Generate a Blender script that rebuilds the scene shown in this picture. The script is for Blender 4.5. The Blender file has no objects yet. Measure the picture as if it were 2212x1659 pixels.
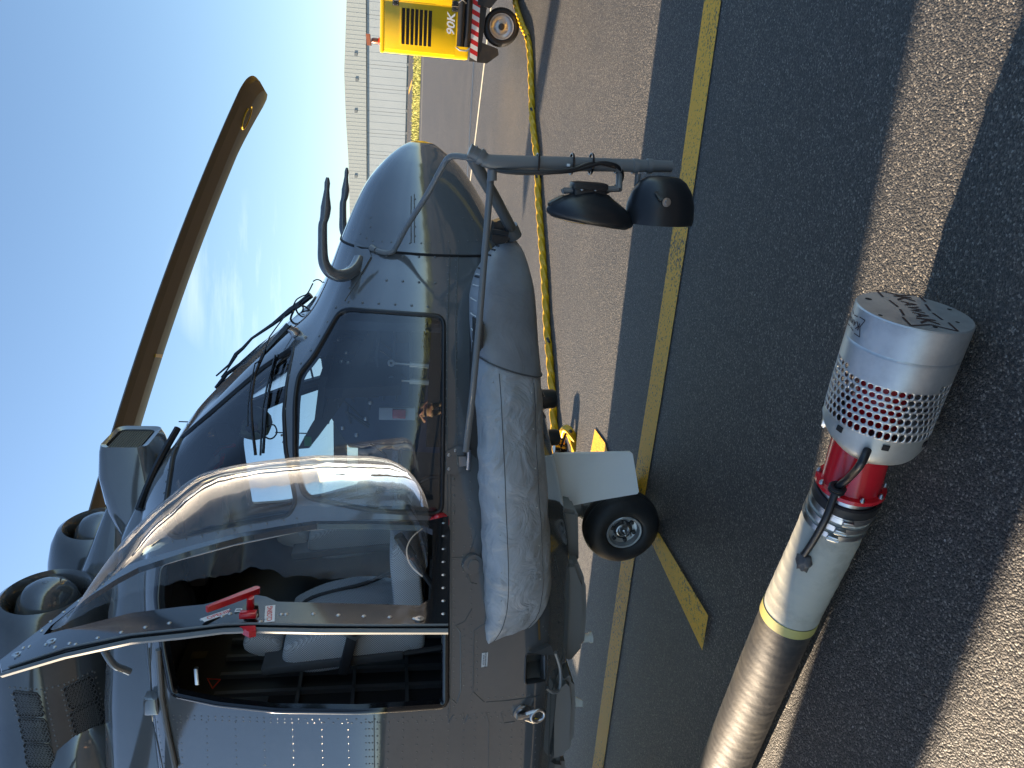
import bpy, bmesh, math, random
import numpy as np
from mathutils import Vector, Matrix
from mathutils.bvhtree import BVHTree
from mathutils.geometry import delaunay_2d_cdt
random.seed(7); rng = np.random.default_rng(7)
SC = bpy.context.scene
COL = SC.collection

# ------------------------------------------------------------------ camera
FOC, PIT, ROLL, EYE = 1534.0, math.radians(9.33), math.radians(1.15), 1.65
W2, H2 = 1106.0, 829.5                       # half size of the 2212 x 1659 measuring frame
def wdir(a, b):                              # direction from level image coordinates
    return Vector((a, FOC*math.cos(PIT)+b*math.sin(PIT), -FOC*math.sin(PIT)+b*math.cos(PIT)))
def ray(x, y):
    u = H2-y; v = x-W2
    return wdir(u*math.cos(ROLL)+v*math.sin(ROLL), -v*math.cos(ROLL)+u*math.sin(ROLL)).normalized()
CAMP = Vector((0, 0, EYE))
cd = bpy.data.cameras.new('camera'); cam = bpy.data.objects.new('camera', cd); COL.objects.link(cam)
f_ = wdir(0, 0).normalized()
r_ = (Vector((math.sin(ROLL), -math.cos(ROLL)*math.sin(PIT), -math.cos(ROLL)*math.cos(PIT)))).normalized()
u_ = (-f_).cross(r_).normalized()
cam.matrix_world = Matrix(((r_.x, u_.x, -f_.x, 0), (r_.y, u_.y, -f_.y, 0), (r_.z, u_.z, -f_.z, EYE), (0, 0, 0, 1)))
cd.sensor_width = 36; cd.lens = FOC/2212*36; cd.clip_start = .02; cd.clip_end = 4000
SC.camera = cam

# ------------------------------------------------------------------ light
SUN_AZ, SUN_EL = math.radians(157.0), math.radians(17)      # azimuth from +X, anticlockwise
w = bpy.data.worlds.new('World'); SC.world = w; w.use_nodes = True
nt = w.node_tree; nt.nodes.clear()
wo = nt.nodes.new('ShaderNodeOutputWorld'); bg = nt.nodes.new('ShaderNodeBackground')
sky = nt.nodes.new('ShaderNodeTexSky'); sky.sky_type = 'NISHITA'; sky.sun_disc = False
sky.sun_elevation = SUN_EL; sky.sun_rotation = math.radians(90)-SUN_AZ
sky.air_density = 1.0; sky.dust_density = .55; sky.ozone_density = 2.4
bg.inputs[1].default_value = .05
# thin cirrus wisps
tc = nt.nodes.new('ShaderNodeTexCoord'); mp = nt.nodes.new('ShaderNodeMapping')
mp.inputs['Rotation'].default_value = (0, 0, math.radians(-20)); mp.inputs['Scale'].default_value = (1.3, 5, 13)
nz = nt.nodes.new('ShaderNodeTexNoise'); nz.inputs['Scale'].default_value = 1.3; nz.inputs['Detail'].default_value = 7; nz.inputs['Roughness'].default_value = .62
cr = nt.nodes.new('ShaderNodeValToRGB'); cr.color_ramp.elements[0].position = .47; cr.color_ramp.elements[1].position = .8
mx = nt.nodes.new('ShaderNodeMixRGB'); mx.blend_type = 'MIX'; mx.inputs[2].default_value = (10, 10, 10.5, 1)
nt.links.new(tc.outputs['Generated'], mp.inputs[0]); nt.links.new(mp.outputs[0], nz.inputs[0]); nt.links.new(nz.outputs[0], cr.inputs[0])
mm = nt.nodes.new('ShaderNodeMath'); mm.operation = 'MULTIPLY'; mm.inputs[1].default_value = .35
dt = nt.nodes.new('ShaderNodeVectorMath'); dt.operation = 'DOT_PRODUCT'; dt.inputs[1].default_value = tuple(ray(570, 610)); nt.links.new(tc.outputs['Generated'], dt.inputs[0])
mr = nt.nodes.new('ShaderNodeMapRange'); mr.inputs[1].default_value = .9925; mr.inputs[2].default_value = .9995; nt.links.new(dt.outputs['Value'], mr.inputs[0])
m0 = nt.nodes.new('ShaderNodeMath'); m0.operation = 'MULTIPLY'; nt.links.new(cr.outputs[0], m0.inputs[0]); nt.links.new(mr.outputs[0], m0.inputs[1]); nt.links.new(m0.outputs[0], mm.inputs[0]); nt.links.new(mm.outputs[0], mx.inputs[0])
nt.links.new(sky.outputs[0], mx.inputs[1]); nt.links.new(mx.outputs[0], bg.inputs[0]); nt.links.new(bg.outputs[0], wo.inputs[0])
sl = bpy.data.lights.new('sun', 'SUN'); sl.energy = 5.0; sl.angle = math.radians(.6); sl.color = (1, .79, .56)
so = bpy.data.objects.new('sun', sl); COL.objects.link(so)
sd = Vector((math.cos(SUN_AZ)*math.cos(SUN_EL), math.sin(SUN_AZ)*math.cos(SUN_EL), math.sin(SUN_EL)))
so.rotation_euler = sd.to_track_quat('Z', 'Y').to_euler(); so.location = (-30, 12, 12)
SC.view_settings.view_transform = 'Standard'; SC.view_settings.look = 'None'
SC.view_settings.exposure = 2.45; SC.view_settings.gamma = 1
SC.render.engine = 'CYCLES'
SC.cycles.max_bounces = 10; SC.cycles.transparent_max_bounces = 16; SC.cycles.transmission_bounces = 10
SC.cycles.caustics_reflective = False; SC.cycles.caustics_refractive = False

# ------------------------------------------------------------------ materials
def P(name, col, rough=.5, metal=0, spec=.5, coat=0, noise=None, bump=None, alpha=None, trans=None, ior=None, emit=None):
    m = bpy.data.materials.new(name); m.use_nodes = True; t = m.node_tree; b = t.nodes['Principled BSDF']
    b.inputs['Base Color'].default_value = (*col, 1); b.inputs['Roughness'].default_value = rough
    b.inputs['Metallic'].default_value = metal; b.inputs['Specular IOR Level'].default_value = spec
    b.inputs['Coat Weight'].default_value = coat; b.inputs['Coat Roughness'].default_value = .06
    if ior: b.inputs['IOR'].default_value = ior
    if noise:                                    # (scale, second colour, contrast low, high)
        tcn = t.nodes.new('ShaderNodeTexCoord'); n = t.nodes.new('ShaderNodeTexNoise'); n.inputs['Scale'].default_value = noise[0]; n.inputs['Detail'].default_value = 8
        n.inputs['Roughness'].default_value = .65
        r = t.nodes.new('ShaderNodeValToRGB'); r.color_ramp.elements[0].position = noise[2]; r.color_ramp.elements[1].position = noise[3]
        r.color_ramp.elements[0].color = (*col, 1); r.color_ramp.elements[1].color = (*noise[1], 1)
        t.links.new(tcn.outputs['Object'], n.inputs[0]); t.links.new(n.outputs[0], r.inputs[0]); t.links.new(r.outputs[0], b.inputs['Base Color'])
    if bump:                                     # (scale, strength, distance)
        tcn = t.nodes.new('ShaderNodeTexCoord'); n = t.nodes.new('ShaderNodeTexNoise'); n.inputs['Scale'].default_value = bump[0]; n.inputs['Detail'].default_value = 5
        bp = t.nodes.new('ShaderNodeBump'); bp.inputs['Strength'].default_value = bump[1]; bp.inputs['Distance'].default_value = bump[2]
        t.links.new(tcn.outputs['Object'], n.inputs[0]); t.links.new(n.outputs[0], bp.inputs['Height']); t.links.new(bp.outputs[0], b.inputs['Normal'])
    return m
PAINT = P('grey_paint', (.130, .136, .140), .09, 0, 1.0, .8, noise=(1.6, (.105, .110, .114), .35, .7), bump=(2.2, .25, .006))
PAINTM = P('grey_satin_paint', (.19, .19, .185), .32, 0, .6, bump=(60, .05, .002))
PAINTD = P('grey_cowling_reflection', (.09, .094, .095), .12, 0, .8, .5, noise=(3.0, (.055, .06, .066), .35, .7), bump=(2.2, .2, .005))  # darker copy of the grey: mirrored dark ground put into the colour
DARKP = P('dark_grey_paint', (.03, .034, .036), .3, 0, .6, noise=(20, (.022, .024, .026), .4, .7))
BLACK = P('black_gloss', (.010, .011, .013), .10, 0, .7)
RUBBER = P('black_rubber', (.018, .018, .019), .5, 0, .35, noise=(14, (.03, .029, .028), .45, .75), bump=(180, .12, .002))
PLASTIC = P('black_plastic', (.016, .017, .019), .34, 0, .5, bump=(240, .15, .001))
CABLEB = P('black_cable', (.014, .014, .016), .38, 0, .5)
STEEL = P('steel', (.55, .55, .55), .28, 1, .5, noise=(9, (.42, .42, .43), .4, .7))
ALU = P('brushed_aluminium', (.62, .62, .61), .42, .75, .5, noise=(6, (.36, .36, .37), .4, .75), bump=(30, .15, .003))
RIVM = P('rivet_paint', (.13, .135, .135), .3, 0, .6)
FASTM = P('fastener_metal', (.45, .45, .45), .3, 1)
RED = P('red_paint', (.70, .014, .024), .22, 0, .6, .3, noise=(5, (.58, .010, .018), .4, .7))
WHITEP = P('white_paint', (.90, .90, .88), .35, 0, .5, noise=(4, (.84, .84, .82), .5, .8))
YELP = P('yellow_paint', (.78, .50, .006), .3, 0, .5, .2, noise=(1.5, (.70, .43, .005), .4, .7))
def fabric(name, c, rough=.75, scale=5, st=.6, dist=.012, c2=None):
    m = P(name, c, rough, 0, .35, noise=(7, c2 or tuple(v*.8 for v in c), .4, .75)); t = m.node_tree; b = t.nodes['Principled BSDF']
    tcn = t.nodes.new('ShaderNodeTexCoord'); n = t.nodes.new('ShaderNodeTexNoise'); n.inputs['Scale'].default_value = scale; n.inputs['Detail'].default_value = 4
    n.inputs['Distortion'].default_value = .8
    bp = t.nodes.new('ShaderNodeBump'); bp.inputs['Strength'].default_value = st; bp.inputs['Distance'].default_value = dist
    t.links.new(tcn.outputs['Object'], n.inputs[0]); t.links.new(n.outputs[0], bp.inputs['Height']); t.links.new(bp.outputs[0], b.inputs['Normal'])
    return m
BAGM = fabric('grey_coated_fabric', (.43, .45, .47), .40, 7, .9, .035)
BAGF = fabric('dark_grey_cover_fabric', (.30, .31, .33), .45, 6, .5, .02)
def weave(name, c, sc=260):
    m = P(name, c, .85, 0, .3); t = m.node_tree; b = t.nodes['Principled BSDF']
    tcn = t.nodes.new('ShaderNodeTexCoord'); w1 = t.nodes.new('ShaderNodeTexChecker'); w1.inputs['Scale'].default_value = sc
    w1.inputs[1].default_value = (*c, 1); w1.inputs[2].default_value = (*[v*.45 for v in c], 1)
    t.links.new(tcn.outputs['Object'], w1.inputs[0]); t.links.new(w1.outputs[0], b.inputs['Base Color'])
    return m
SEATM = weave('grey_mesh_upholstery', (.62, .64, .66), 150)
def glass(name, tint=(1, 1, 1), refl=1.0, rough=.0, ior=1.5, wave=.12):
    m = bpy.data.materials.new(name); m.use_nodes = True; t = m.node_tree; t.nodes.clear()
    o = t.nodes.new('ShaderNodeOutputMaterial'); tr = t.nodes.new('ShaderNodeBsdfTransparent'); gl = t.nodes.new('ShaderNodeBsdfGlossy')
    fr = t.nodes.new('ShaderNodeFresnel'); fr.inputs[0].default_value = ior; mi = t.nodes.new('ShaderNodeMixShader')
    tr.inputs[0].default_value = (*tint, 1); gl.inputs['Roughness'].default_value = rough
    mu = t.nodes.new('ShaderNodeMath'); mu.operation = 'MULTIPLY'; mu.inputs[1].default_value = refl; mu.use_clamp = True
    t.links.new(fr.outputs[0], mu.inputs[0]); t.links.new(mu.outputs[0], mi.inputs[0]); t.links.new(tr.outputs[0], mi.inputs[1]); t.links.new(gl.outputs[0], mi.inputs[2])
    # micro scratches and haze
    n = t.nodes.new('ShaderNodeTexNoise'); n.inputs['Scale'].default_value = 3; tcn = t.nodes.new('ShaderNodeTexCoord')
    bp = t.nodes.new('ShaderNodeBump'); bp.inputs['Strength'].default_value = wave; bp.inputs['Distance'].default_value = .004
    t.links.new(tcn.outputs['Object'], n.inputs[0]); t.links.new(n.outputs[0], bp.inputs['Height']); t.links.new(bp.outputs[0], gl.inputs['Normal'])
    t.links.new(mi.outputs[0], o.inputs[0]); return m
GLASS = glass('tinted_glazing', (.62, .70, .78), 2.6)
def dusty(m, amt, col=(.8, .82, .85)):
    t = m.node_tree; o = t.nodes['Material Output']; src = o.inputs[0].links[0].from_socket; df = t.nodes.new('ShaderNodeBsdfDiffuse'); df.inputs[0].default_value = (*col, 1); mi = t.nodes.new('ShaderNodeMixShader')
    n = t.nodes.new('ShaderNodeTexNoise'); n.inputs['Scale'].default_value = 5; n.inputs['Detail'].default_value = 6; mu = t.nodes.new('ShaderNodeMath'); mu.operation = 'MULTIPLY'; mu.inputs[1].default_value = amt*2
    t.links.new(n.outputs[0], mu.inputs[0]); t.links.new(mu.outputs[0], mi.inputs[0]); t.links.new(src, mi.inputs[1]); t.links.new(df.outputs[0], mi.inputs[2]); t.links.new(mi.outputs[0], o.inputs[0])
WSHIELD = glass('windshield_glazing', (.74, .78, .84), 1.9)
ACRYL = glass('clear_acrylic', (.95, .965, .975), .72, ior=1.42, wave=.0)

# ------------------------------------------------------------------ mesh helpers
def mesh(name, verts, faces, mat, parent=None, smooth=True, normals=None):
    me = bpy.data.meshes.new(name); me.from_pydata([tuple(v) for v in verts], [], [tuple(f) for f in faces])
    if mat: me.materials.append(mat)
    if smooth: me.polygons.foreach_set('use_smooth', [True]*len(me.polygons))
    if normals is not None: me.normals_split_custom_set_from_vertices([tuple(n) for n in normals])
    me.update(); o = bpy.data.objects.new(name, me); COL.objects.link(o)
    if parent: o.parent = parent
    return o
def fixn(o):
    b = bmesh.new(); b.from_mesh(o.data); bmesh.ops.recalc_face_normals(b, faces=b.faces); b.to_mesh(o.data); b.free(); return o
def sharp(o, ang=40):
    b = bmesh.new(); b.from_mesh(o.data); bmesh.ops.recalc_face_normals(b, faces=b.faces)
    for e in b.edges:
        if len(e.link_faces) == 2 and e.calc_face_angle(0) > math.radians(ang): e.smooth = False
    b.to_mesh(o.data); b.free(); return o
class MB:
    def __init__(s): s.v = []; s.f = []
    def add(s, v, f):
        k = len(s.v); s.v += [tuple(q) for q in v]; s.f += [tuple(k+i for i in q) for q in f]
    def box(s, c, d, R=None, bev=0):
        hx, hy, hz = [q/2 for q in d]; c = Vector(c)
        if bev <= 0:
            vs = [Vector((x*hx, y*hy, z*hz)) for x in (-1, 1) for y in (-1, 1) for z in (-1, 1)]
            fs = [(0, 1, 3, 2), (4, 6, 7, 5), (0, 4, 5, 1), (2, 3, 7, 6), (0, 2, 6, 4), (1, 5, 7, 3)]
        else:
            b = bmesh.new(); bmesh.ops.create_cube(b, size=1)
            for q in b.verts: q.co = Vector((q.co.x*2*hx, q.co.y*2*hy, q.co.z*2*hz))
            bmesh.ops.bevel(b, geom=b.edges[:], offset=bev, segments=2, affect='EDGES', profile=.6)
            b.verts.index_update(); vs = [q.co.copy() for q in b.verts]; fs = [[q.index for q in f.verts] for f in b.faces]; b.free()
        if R is not None: vs = [R @ q for q in vs]
        s.add([c+q for q in vs], fs)
    def tube(s, pts, r, n=10, caps=True, twist=None):
        pts = [Vector(p) for p in pts]; rs = r if hasattr(r, '__len__') else [r]*len(pts)
        V = []; F = []; prev = None
        for i, p in enumerate(pts):
            t = (pts[min(i+1, len(pts)-1)]-pts[max(i-1, 0)]).normalized()
            if prev is None: a = t.orthogonal().normalized()
            else: a = (prev-t*prev.dot(t)).normalized()
            prev = a; b = t.cross(a)
            for k in range(n):
                th = 2*math.pi*k/n; V.append(p+(a*math.cos(th)+b*math.sin(th))*rs[i])
        for i in range(len(pts)-1):
            for k in range(n): F.append((i*n+k, i*n+(k+1) % n, (i+1)*n+(k+1) % n, (i+1)*n+k))
        if caps: F.append(tuple(range(n))[::-1]); F.append(tuple((len(pts)-1)*n+k for k in range(n)))
        s.add(V, F)
    def lathe(s, prof, o, axis, n=32, ref=None):          # prof: (distance along axis, radius)
        o = Vector(o); ax = Vector(axis).normalized(); a = (Vector(ref) if ref else ax.orthogonal()); a = (a-ax*a.dot(ax)).normalized(); b = ax.cross(a)
        V = [o+ax*h+(a*math.cos(2*math.pi*k/n)+b*math.sin(2*math.pi*k/n))*r for h, r in prof for k in range(n)]
        F = [(i*n+k, i*n+(k+1) % n, (i+1)*n+(k+1) % n, (i+1)*n+k) for i in range(len(prof)-1) for k in range(n)]
        s.add(V, F)
    def prism(s, poly, off):                              # closed polygon (3D), extruded by vector
        n = len(poly); off = Vector(off); poly = [Vector(p) for p in poly]
        s.add(poly+[p+off for p in poly], [tuple(range(n))[::-1], tuple(range(n, 2*n))]+[(i, (i+1) % n, n+(i+1) % n, n+i) for i in range(n)])
    def dome(s, p, n, r, h=.45):
        n = Vector(n).normalized(); a = n.orthogonal().normalized(); b = n.cross(a); p = Vector(p); V = []
        for rr, hh in ((1, 0), (.72, .7)):
            for k in range(6): V.append(p+(a*math.cos(k*1.0472)+b*math.sin(k*1.0472))*r*rr+n*h*r*hh)
        V.append(p+n*h*r); s.add(V, [(k, (k+1) % 6, 6+(k+1) % 6, 6+k) for k in range(6)]+[(6+k, 6+(k+1) % 6, 12) for k in range(6)])
    def build(s, name, mat, parent=None, smooth=True, ang=40):
        o = mesh(name, s.v, s.f, mat, parent, smooth); return sharp(o, ang) if smooth else fixn(o)
def catmull(pts, sub=6, closed=False):
    pts = [Vector(p) for p in pts]; n = len(pts); out = []
    for i in range(n if closed else n-1):
        g = (lambda k: pts[k % n]) if closed else (lambda k: pts[max(0, min(n-1, k))])
        p0, p1, p2, p3 = g(i-1), g(i), g(i+1), g(i+2)
        for j in range(sub):
            t = j/sub; out.append(.5*((2*p1)+(p2-p0)*t+(2*p0-5*p1+4*p2-p3)*t*t+(3*p1-p0-3*p2+p3)*t**3))
    if not closed: out.append(pts[-1])
    return out
def smooth2(pts, sub=6): return [(p.x, p.y) for p in catmull([(a, b, 0) for a, b in pts], sub, True)]
def tag(o, label=None, cat=None, group=None, kind=None):
    if label: o['label'] = label
    if cat: o['category'] = cat
    if group: o['group'] = group
    if kind: o['kind'] = kind
    return o
def empty(name, loc=(0, 0, 0), rz=0):
    o = bpy.data.objects.new(name, None); COL.objects.link(o); o.location = loc; o.rotation_euler = (0, 0, rz); o.empty_display_size = .2; return o
def text_mesh(name, body, size, mat, parent, M, extrude=.0006, align='CENTER', bold=0, shear=0, sx=1):
    c = bpy.data.curves.new(name, 'FONT'); c.body = body; c.size = size; c.align_x = align; c.align_y = 'CENTER'; c.extrude = extrude; c.offset = bold; c.shear = shear
    t = bpy.data.objects.new(name, c); COL.objects.link(t)
    dg = bpy.context.evaluated_depsgraph_get(); me = bpy.data.meshes.new_from_object(t.evaluated_get(dg)); bpy.data.objects.remove(t)
    me.materials.clear(); me.materials.append(mat); o = bpy.data.objects.new(name, me); COL.objects.link(o)
    me.transform(Matrix.Diagonal((sx, 1, 1, 1))); me.transform(M)
    if parent: o.parent = parent
    return o
def frame(o, xa, ya):                                     # matrix with local x, y axes at o
    x = Vector(xa).normalized(); z = x.cross(Vector(ya)).normalized(); y = z.cross(x); o = Vector(o)
    return Matrix(((x.x, y.x, z.x, o.x), (x.y, y.y, z.y, o.y), (x.z, y.z, z.z, o.z), (0, 0, 0, 1)))
def ground(x, y, z=0.0):
    d = ray(x, y); return CAMP+d*((z-EYE)/d.z)

# ------------------------------------------------------------------ ground and markings
def asphalt():
    m = bpy.data.materials.new('asphalt'); m.use_nodes = True; t = m.node_tree; b = t.nodes['Principled BSDF']
    N = t.nodes.new; Lk = t.links.new
    tcn = N('ShaderNodeTexCoord')
    vo = N('ShaderNodeTexVoronoi'); vo.inputs['Scale'].default_value = 165
    v2 = N('ShaderNodeTexVoronoi'); v2.inputs['Scale'].default_value = 75
    n1 = N('ShaderNodeTexNoise'); n1.inputs['Scale'].default_value = 105; n1.inputs['Detail'].default_value = 4; n1.inputs['Roughness'].default_value = .8
    n2 = N('ShaderNodeTexNoise'); n2.inputs['Scale'].default_value = .7; n2.inputs['Detail'].default_value = 6
    n3 = N('ShaderNodeTexNoise'); n3.inputs['Scale'].default_value = 9; n3.inputs['Detail'].default_value = 5
    for q in (vo, v2, n1, n2, n3): Lk(tcn.outputs['Object'], q.inputs[0])
    sep = N('ShaderNodeSeparateColor'); Lk(vo.outputs['Color'], sep.inputs[0])
    r = N('ShaderNodeValToRGB'); e = r.color_ramp.elements; e[0].position = 0; e[0].color = (.010, .012, .015, 1); e[1].position = 1; e[1].color = (.21, .20, .18, 1)
    q = e.new(.5); q.color = (.037, .0375, .0385, 1); q = e.new(.86); q.color = (.082, .076, .068, 1)
    Lk(sep.outputs[0], r.inputs[0])
    g1 = N('ShaderNodeValToRGB'); g1.color_ramp.elements[0].position = .36; g1.color_ramp.elements[0].color = (.42, .42, .43, 1); g1.color_ramp.elements[1].position = .62; g1.color_ramp.elements[1].color = (1.5, 1.46, 1.40, 1); Lk(n1.outputs[0], g1.inputs[0])
    r2 = N('ShaderNodeValToRGB'); r2.color_ramp.elements[0].position = .3; r2.color_ramp.elements[0].color = (.78, .79, .82, 1); r2.color_ramp.elements[1].position = .7; r2.color_ramp.elements[1].color = (1.15, 1.12, 1.08, 1); Lk(n2.outputs[0], r2.inputs[0])
    m1 = N('ShaderNodeMixRGB'); m1.blend_type = 'MULTIPLY'; m1.inputs[0].default_value = 1; Lk(r.outputs[0], m1.inputs[1]); Lk(g1.outputs[0], m1.inputs[2])
    m2 = N('ShaderNodeMixRGB'); m2.blend_type = 'MULTIPLY'; m2.inputs[0].default_value = 1; Lk(m1.outputs[0], m2.inputs[1]); Lk(r2.outputs[0], m2.inputs[2])
    # scattered pale chips
    s2 = N('ShaderNodeSeparateColor'); Lk(v2.outputs['Color'], s2.inputs[0]); gt_ = N('ShaderNodeMath'); gt_.operation = 'GREATER_THAN'; gt_.inputs[1].default_value = .9988; Lk(s2.outputs[1], gt_.inputs[0])
    ls = N('ShaderNodeMath'); ls.operation = 'LESS_THAN'; ls.inputs[1].default_value = .33; Lk(v2.outputs['Distance'], ls.inputs[0]); ml = N('ShaderNodeMath'); ml.operation = 'MULTIPLY'; Lk(gt_.outputs[0], ml.inputs[0]); Lk(ls.outputs[0], ml.inputs[1])
    m3 = N('ShaderNodeMixRGB'); m3.inputs[2].default_value = (.34, .33, .31, 1); Lk(ml.outputs[0], m3.inputs[0]); Lk(m2.outputs[0], m3.inputs[1]); Lk(m3.outputs[0], b.inputs['Base Color'])
    b.inputs['Roughness'].default_value = .62; b.inputs['Specular IOR Level'].default_value = .5
    ad = N('ShaderNodeMath'); ad.operation = 'MULTIPLY_ADD'; ad.inputs[1].default_value = -1.0; Lk(vo.outputs['Distance'], ad.inputs[0]); sm = N('ShaderNodeMath'); sm.operation = 'MULTIPLY'; sm.inputs[1].default_value = .8; Lk(sep.outputs[1], sm.inputs[0]); Lk(sm.outputs[0], ad.inputs[2])
    a2 = N('ShaderNodeMath'); a2.operation = 'MULTIPLY_ADD'; a2.inputs[1].default_value = -.7; Lk(v2.outputs['Distance'], a2.inputs[0]); Lk(ad.outputs[0], a2.inputs[2])
    bp = N('ShaderNodeBump'); bp.inputs['Strength'].default_value = .8; bp.inputs['Distance'].default_value = .0042
    Lk(a2.outputs[0], bp.inputs['Height']); Lk(bp.outputs[0], b.inputs['Normal']); return m
def roadpaint(name, c, thr=.42):
    m = bpy.data.materials.new(name); m.use_nodes = True; t = m.node_tree; b = t.nodes['Principled BSDF']; N = t.nodes.new; Lk = t.links.new
    tcn = N('ShaderNodeTexCoord'); vo = N('ShaderNodeTexVoronoi'); vo.inputs['Scale'].default_value = 115
    n1 = N('ShaderNodeTexNoise'); n1.inputs['Scale'].default_value = 60; n1.inputs['Detail'].default_value = 6; n1.inputs['Roughness'].default_value = .7
    n2 = N('ShaderNodeTexNoise'); n2.inputs['Scale'].default_value = 1.6; n2.inputs['Detail'].default_value = 5
    for q in (vo, n1, n2): Lk(tcn.outputs['Object'], q.inputs[0])
    a = N('ShaderNodeMath'); a.operation = 'MULTIPLY_ADD'; a.inputs[1].default_value = .35; Lk(n2.outputs[0], a.inputs[0]); Lk(n1.outputs[0], a.inputs[2])
    r = N('ShaderNodeValToRGB'); e = r.color_ramp.elements; e[0].position = thr+.12; e[0].color = (.07, .062, .045, 1); e[1].position = thr+.2; e[1].color = (*c, 1)
    Lk(a.outputs[0], r.inputs[0]); Lk(r.outputs[0], b.inputs['Base Color']); b.inputs['Roughness'].default_value = .6
    ad = N('ShaderNodeMath'); ad.operation = 'ADD'; mv = N('ShaderNodeMath'); mv.operation = 'MULTIPLY'; mv.inputs[1].default_value = -1.2
    Lk(vo.outputs['Distance'], mv.inputs[0]); Lk(mv.outputs[0], ad.inputs[0]); Lk(n1.outputs[0], ad.inputs[1])
    bp = N('ShaderNodeBump'); bp.inputs['Strength'].default_value = .6; bp.inputs['Distance'].default_value = .004
    Lk(ad.outputs[0], bp.inputs['Height']); Lk(bp.outputs[0], b.inputs['Normal']); return m
ASPH = asphalt(); YLINE = roadpaint('yellow_road_paint', (.88, .44, .02), .43); WLINE = roadpaint('cream_road_paint', (.62, .56, .40), .30)
g = mesh('ground', [(-900, -900, 0), (1500, -900, 0), (1500, 1500, 0), (-900, 1500, 0)], [(0, 1, 2, 3)], ASPH, None, False)
tag(g, 'dark grey asphalt apron under and around the helicopter', kind='structure')
def flat(name, pts, z, mat, label):
    o = mesh(name, [(p[0], p[1], z) for p in pts], [tuple(range(len(pts)))], mat, None, False); fixn(o)
    return tag(o, label, kind='structure')
def ribbon(cl, wd):                                       # centre line points + width
    cl = [Vector((p[0], p[1], 0)) for p in cl]; L = []; R = []
    for i, p in enumerate(cl):
        t = (cl[min(i+1, len(cl)-1)]-cl[max(0, i-1)]).normalized(); n = Vector((-t.y, t.x, 0)); L.append(p+n*wd/2); R.append(p-n*wd/2)
    return L+R[::-1]
tl = [(9.0, 1.0), (2.09, 3.61), (.83, 4.03), (-.02, 4.345), (-1.22, 4.82), (-2.47, 5.26), (-3.1, 5.47), (-12, 8.6)]
flat('taxi_line', ribbon(tl, .235), .004, YLINE, 'long yellow taxi line running under the nose wheels')
flat('stop_bar', [ground(1392, 1135), ground(1425, 1150), ground(1533, 1330), ground(1520, 1405)], .008, YLINE, 'short yellow bar running off the taxi line in front of the nose wheels')
flat('arrow_tip', [ground(1287, 927), ground(1309, 957), ground(1325, 1010), ground(1330, 1060), ground(1258, 1060), ground(1276, 985)], .008, YLINE, 'pointed yellow marking beside the taxi line behind the white gear door')
wl = [ground(1052, 90), ground(1044, 150), ground(1015, 400)]; dv = (wl[0]-wl[2])
flat('white_line', ribbon([wl[0]+dv*8, wl[0], wl[2], wl[2]-dv*12], .17), .004, WLINE, 'thin cream painted line across the apron behind the nose')
dl = [ground(1026, 90), ground(1010, 380)]; dv = dl[0]-dl[1]
DRAINM = P('drain_joint', (.012, .016, .03), .35, 0, .6)
flat('slot_drain', ribbon([dl[0]+dv*10, dl[1]-dv*14], .16), .004, DRAINM, 'dark straight slot drain beyond the cream line')
gl_ = [ground(914, 130), ground(910, 270)]; dv = gl_[0]-gl_[1]
flat('edge_line', ribbon([gl_[0]+dv*6, gl_[1]-dv*12], .35), .004, WLINE, 'thin pale edge line along the grass verge')
yl = [ground(883, 200), ground(889.5, 178)]
flat('far_taxi_line', ribbon([yl[0], yl[1]], .9), .004, YLINE, 'short orange taxi line in front of the hangar')

# grass verge: thousands of blades, one mass
ga0, ga1 = ground(910, 130), ground(906, 270); gb0, gb1 = ground(895, 130), ground(891.5, 270)
gdir = (ga0-ga1).normalized(); gn = Vector((-gdir.y, gdir.x, 0))
gw = 38.0
GSOIL = P('dry_grass_soil', (.27, .25, .075), .9, 0, .2, noise=(.4, (.22, .23, .07), .35, .65))
vb = flat('verge_soil', [ga1-gdir*90, ga0+gdir*70, ga0+gdir*70+gn*gw, ga1-gdir*90+gn*gw], .012, GSOIL, 'strip of dry soil under the grass verge')
GRASSM = P('dry_grass', (.30, .28, .09), .8, 0, .2, noise=(.12, (.24, .26, .08), .42, .6))
V = []; F = []
for i in range(42000):
    a = random.uniform(-80, 60); b = (random.random()**1.6)*gw; p = ga1+gdir*a+gn*b
    h = random.uniform(.10, .32)*(1.6 if random.random() < .06 else 1); th = random.uniform(0, 6.28); wd = .03+b*.0016
    e = Vector((math.cos(th), math.sin(th), 0))*wd; k = len(V); tip = p+Vector((random.gauss(0, .07), random.gauss(0, .07), h))
    V += [p-e, p+e, tip]; F.append((k, k+1, k+2))
tag(mesh('grass', V, F, GRASSM, None, False), 'yellow green dry grass verge in front of the hangar', kind='stuff')

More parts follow.
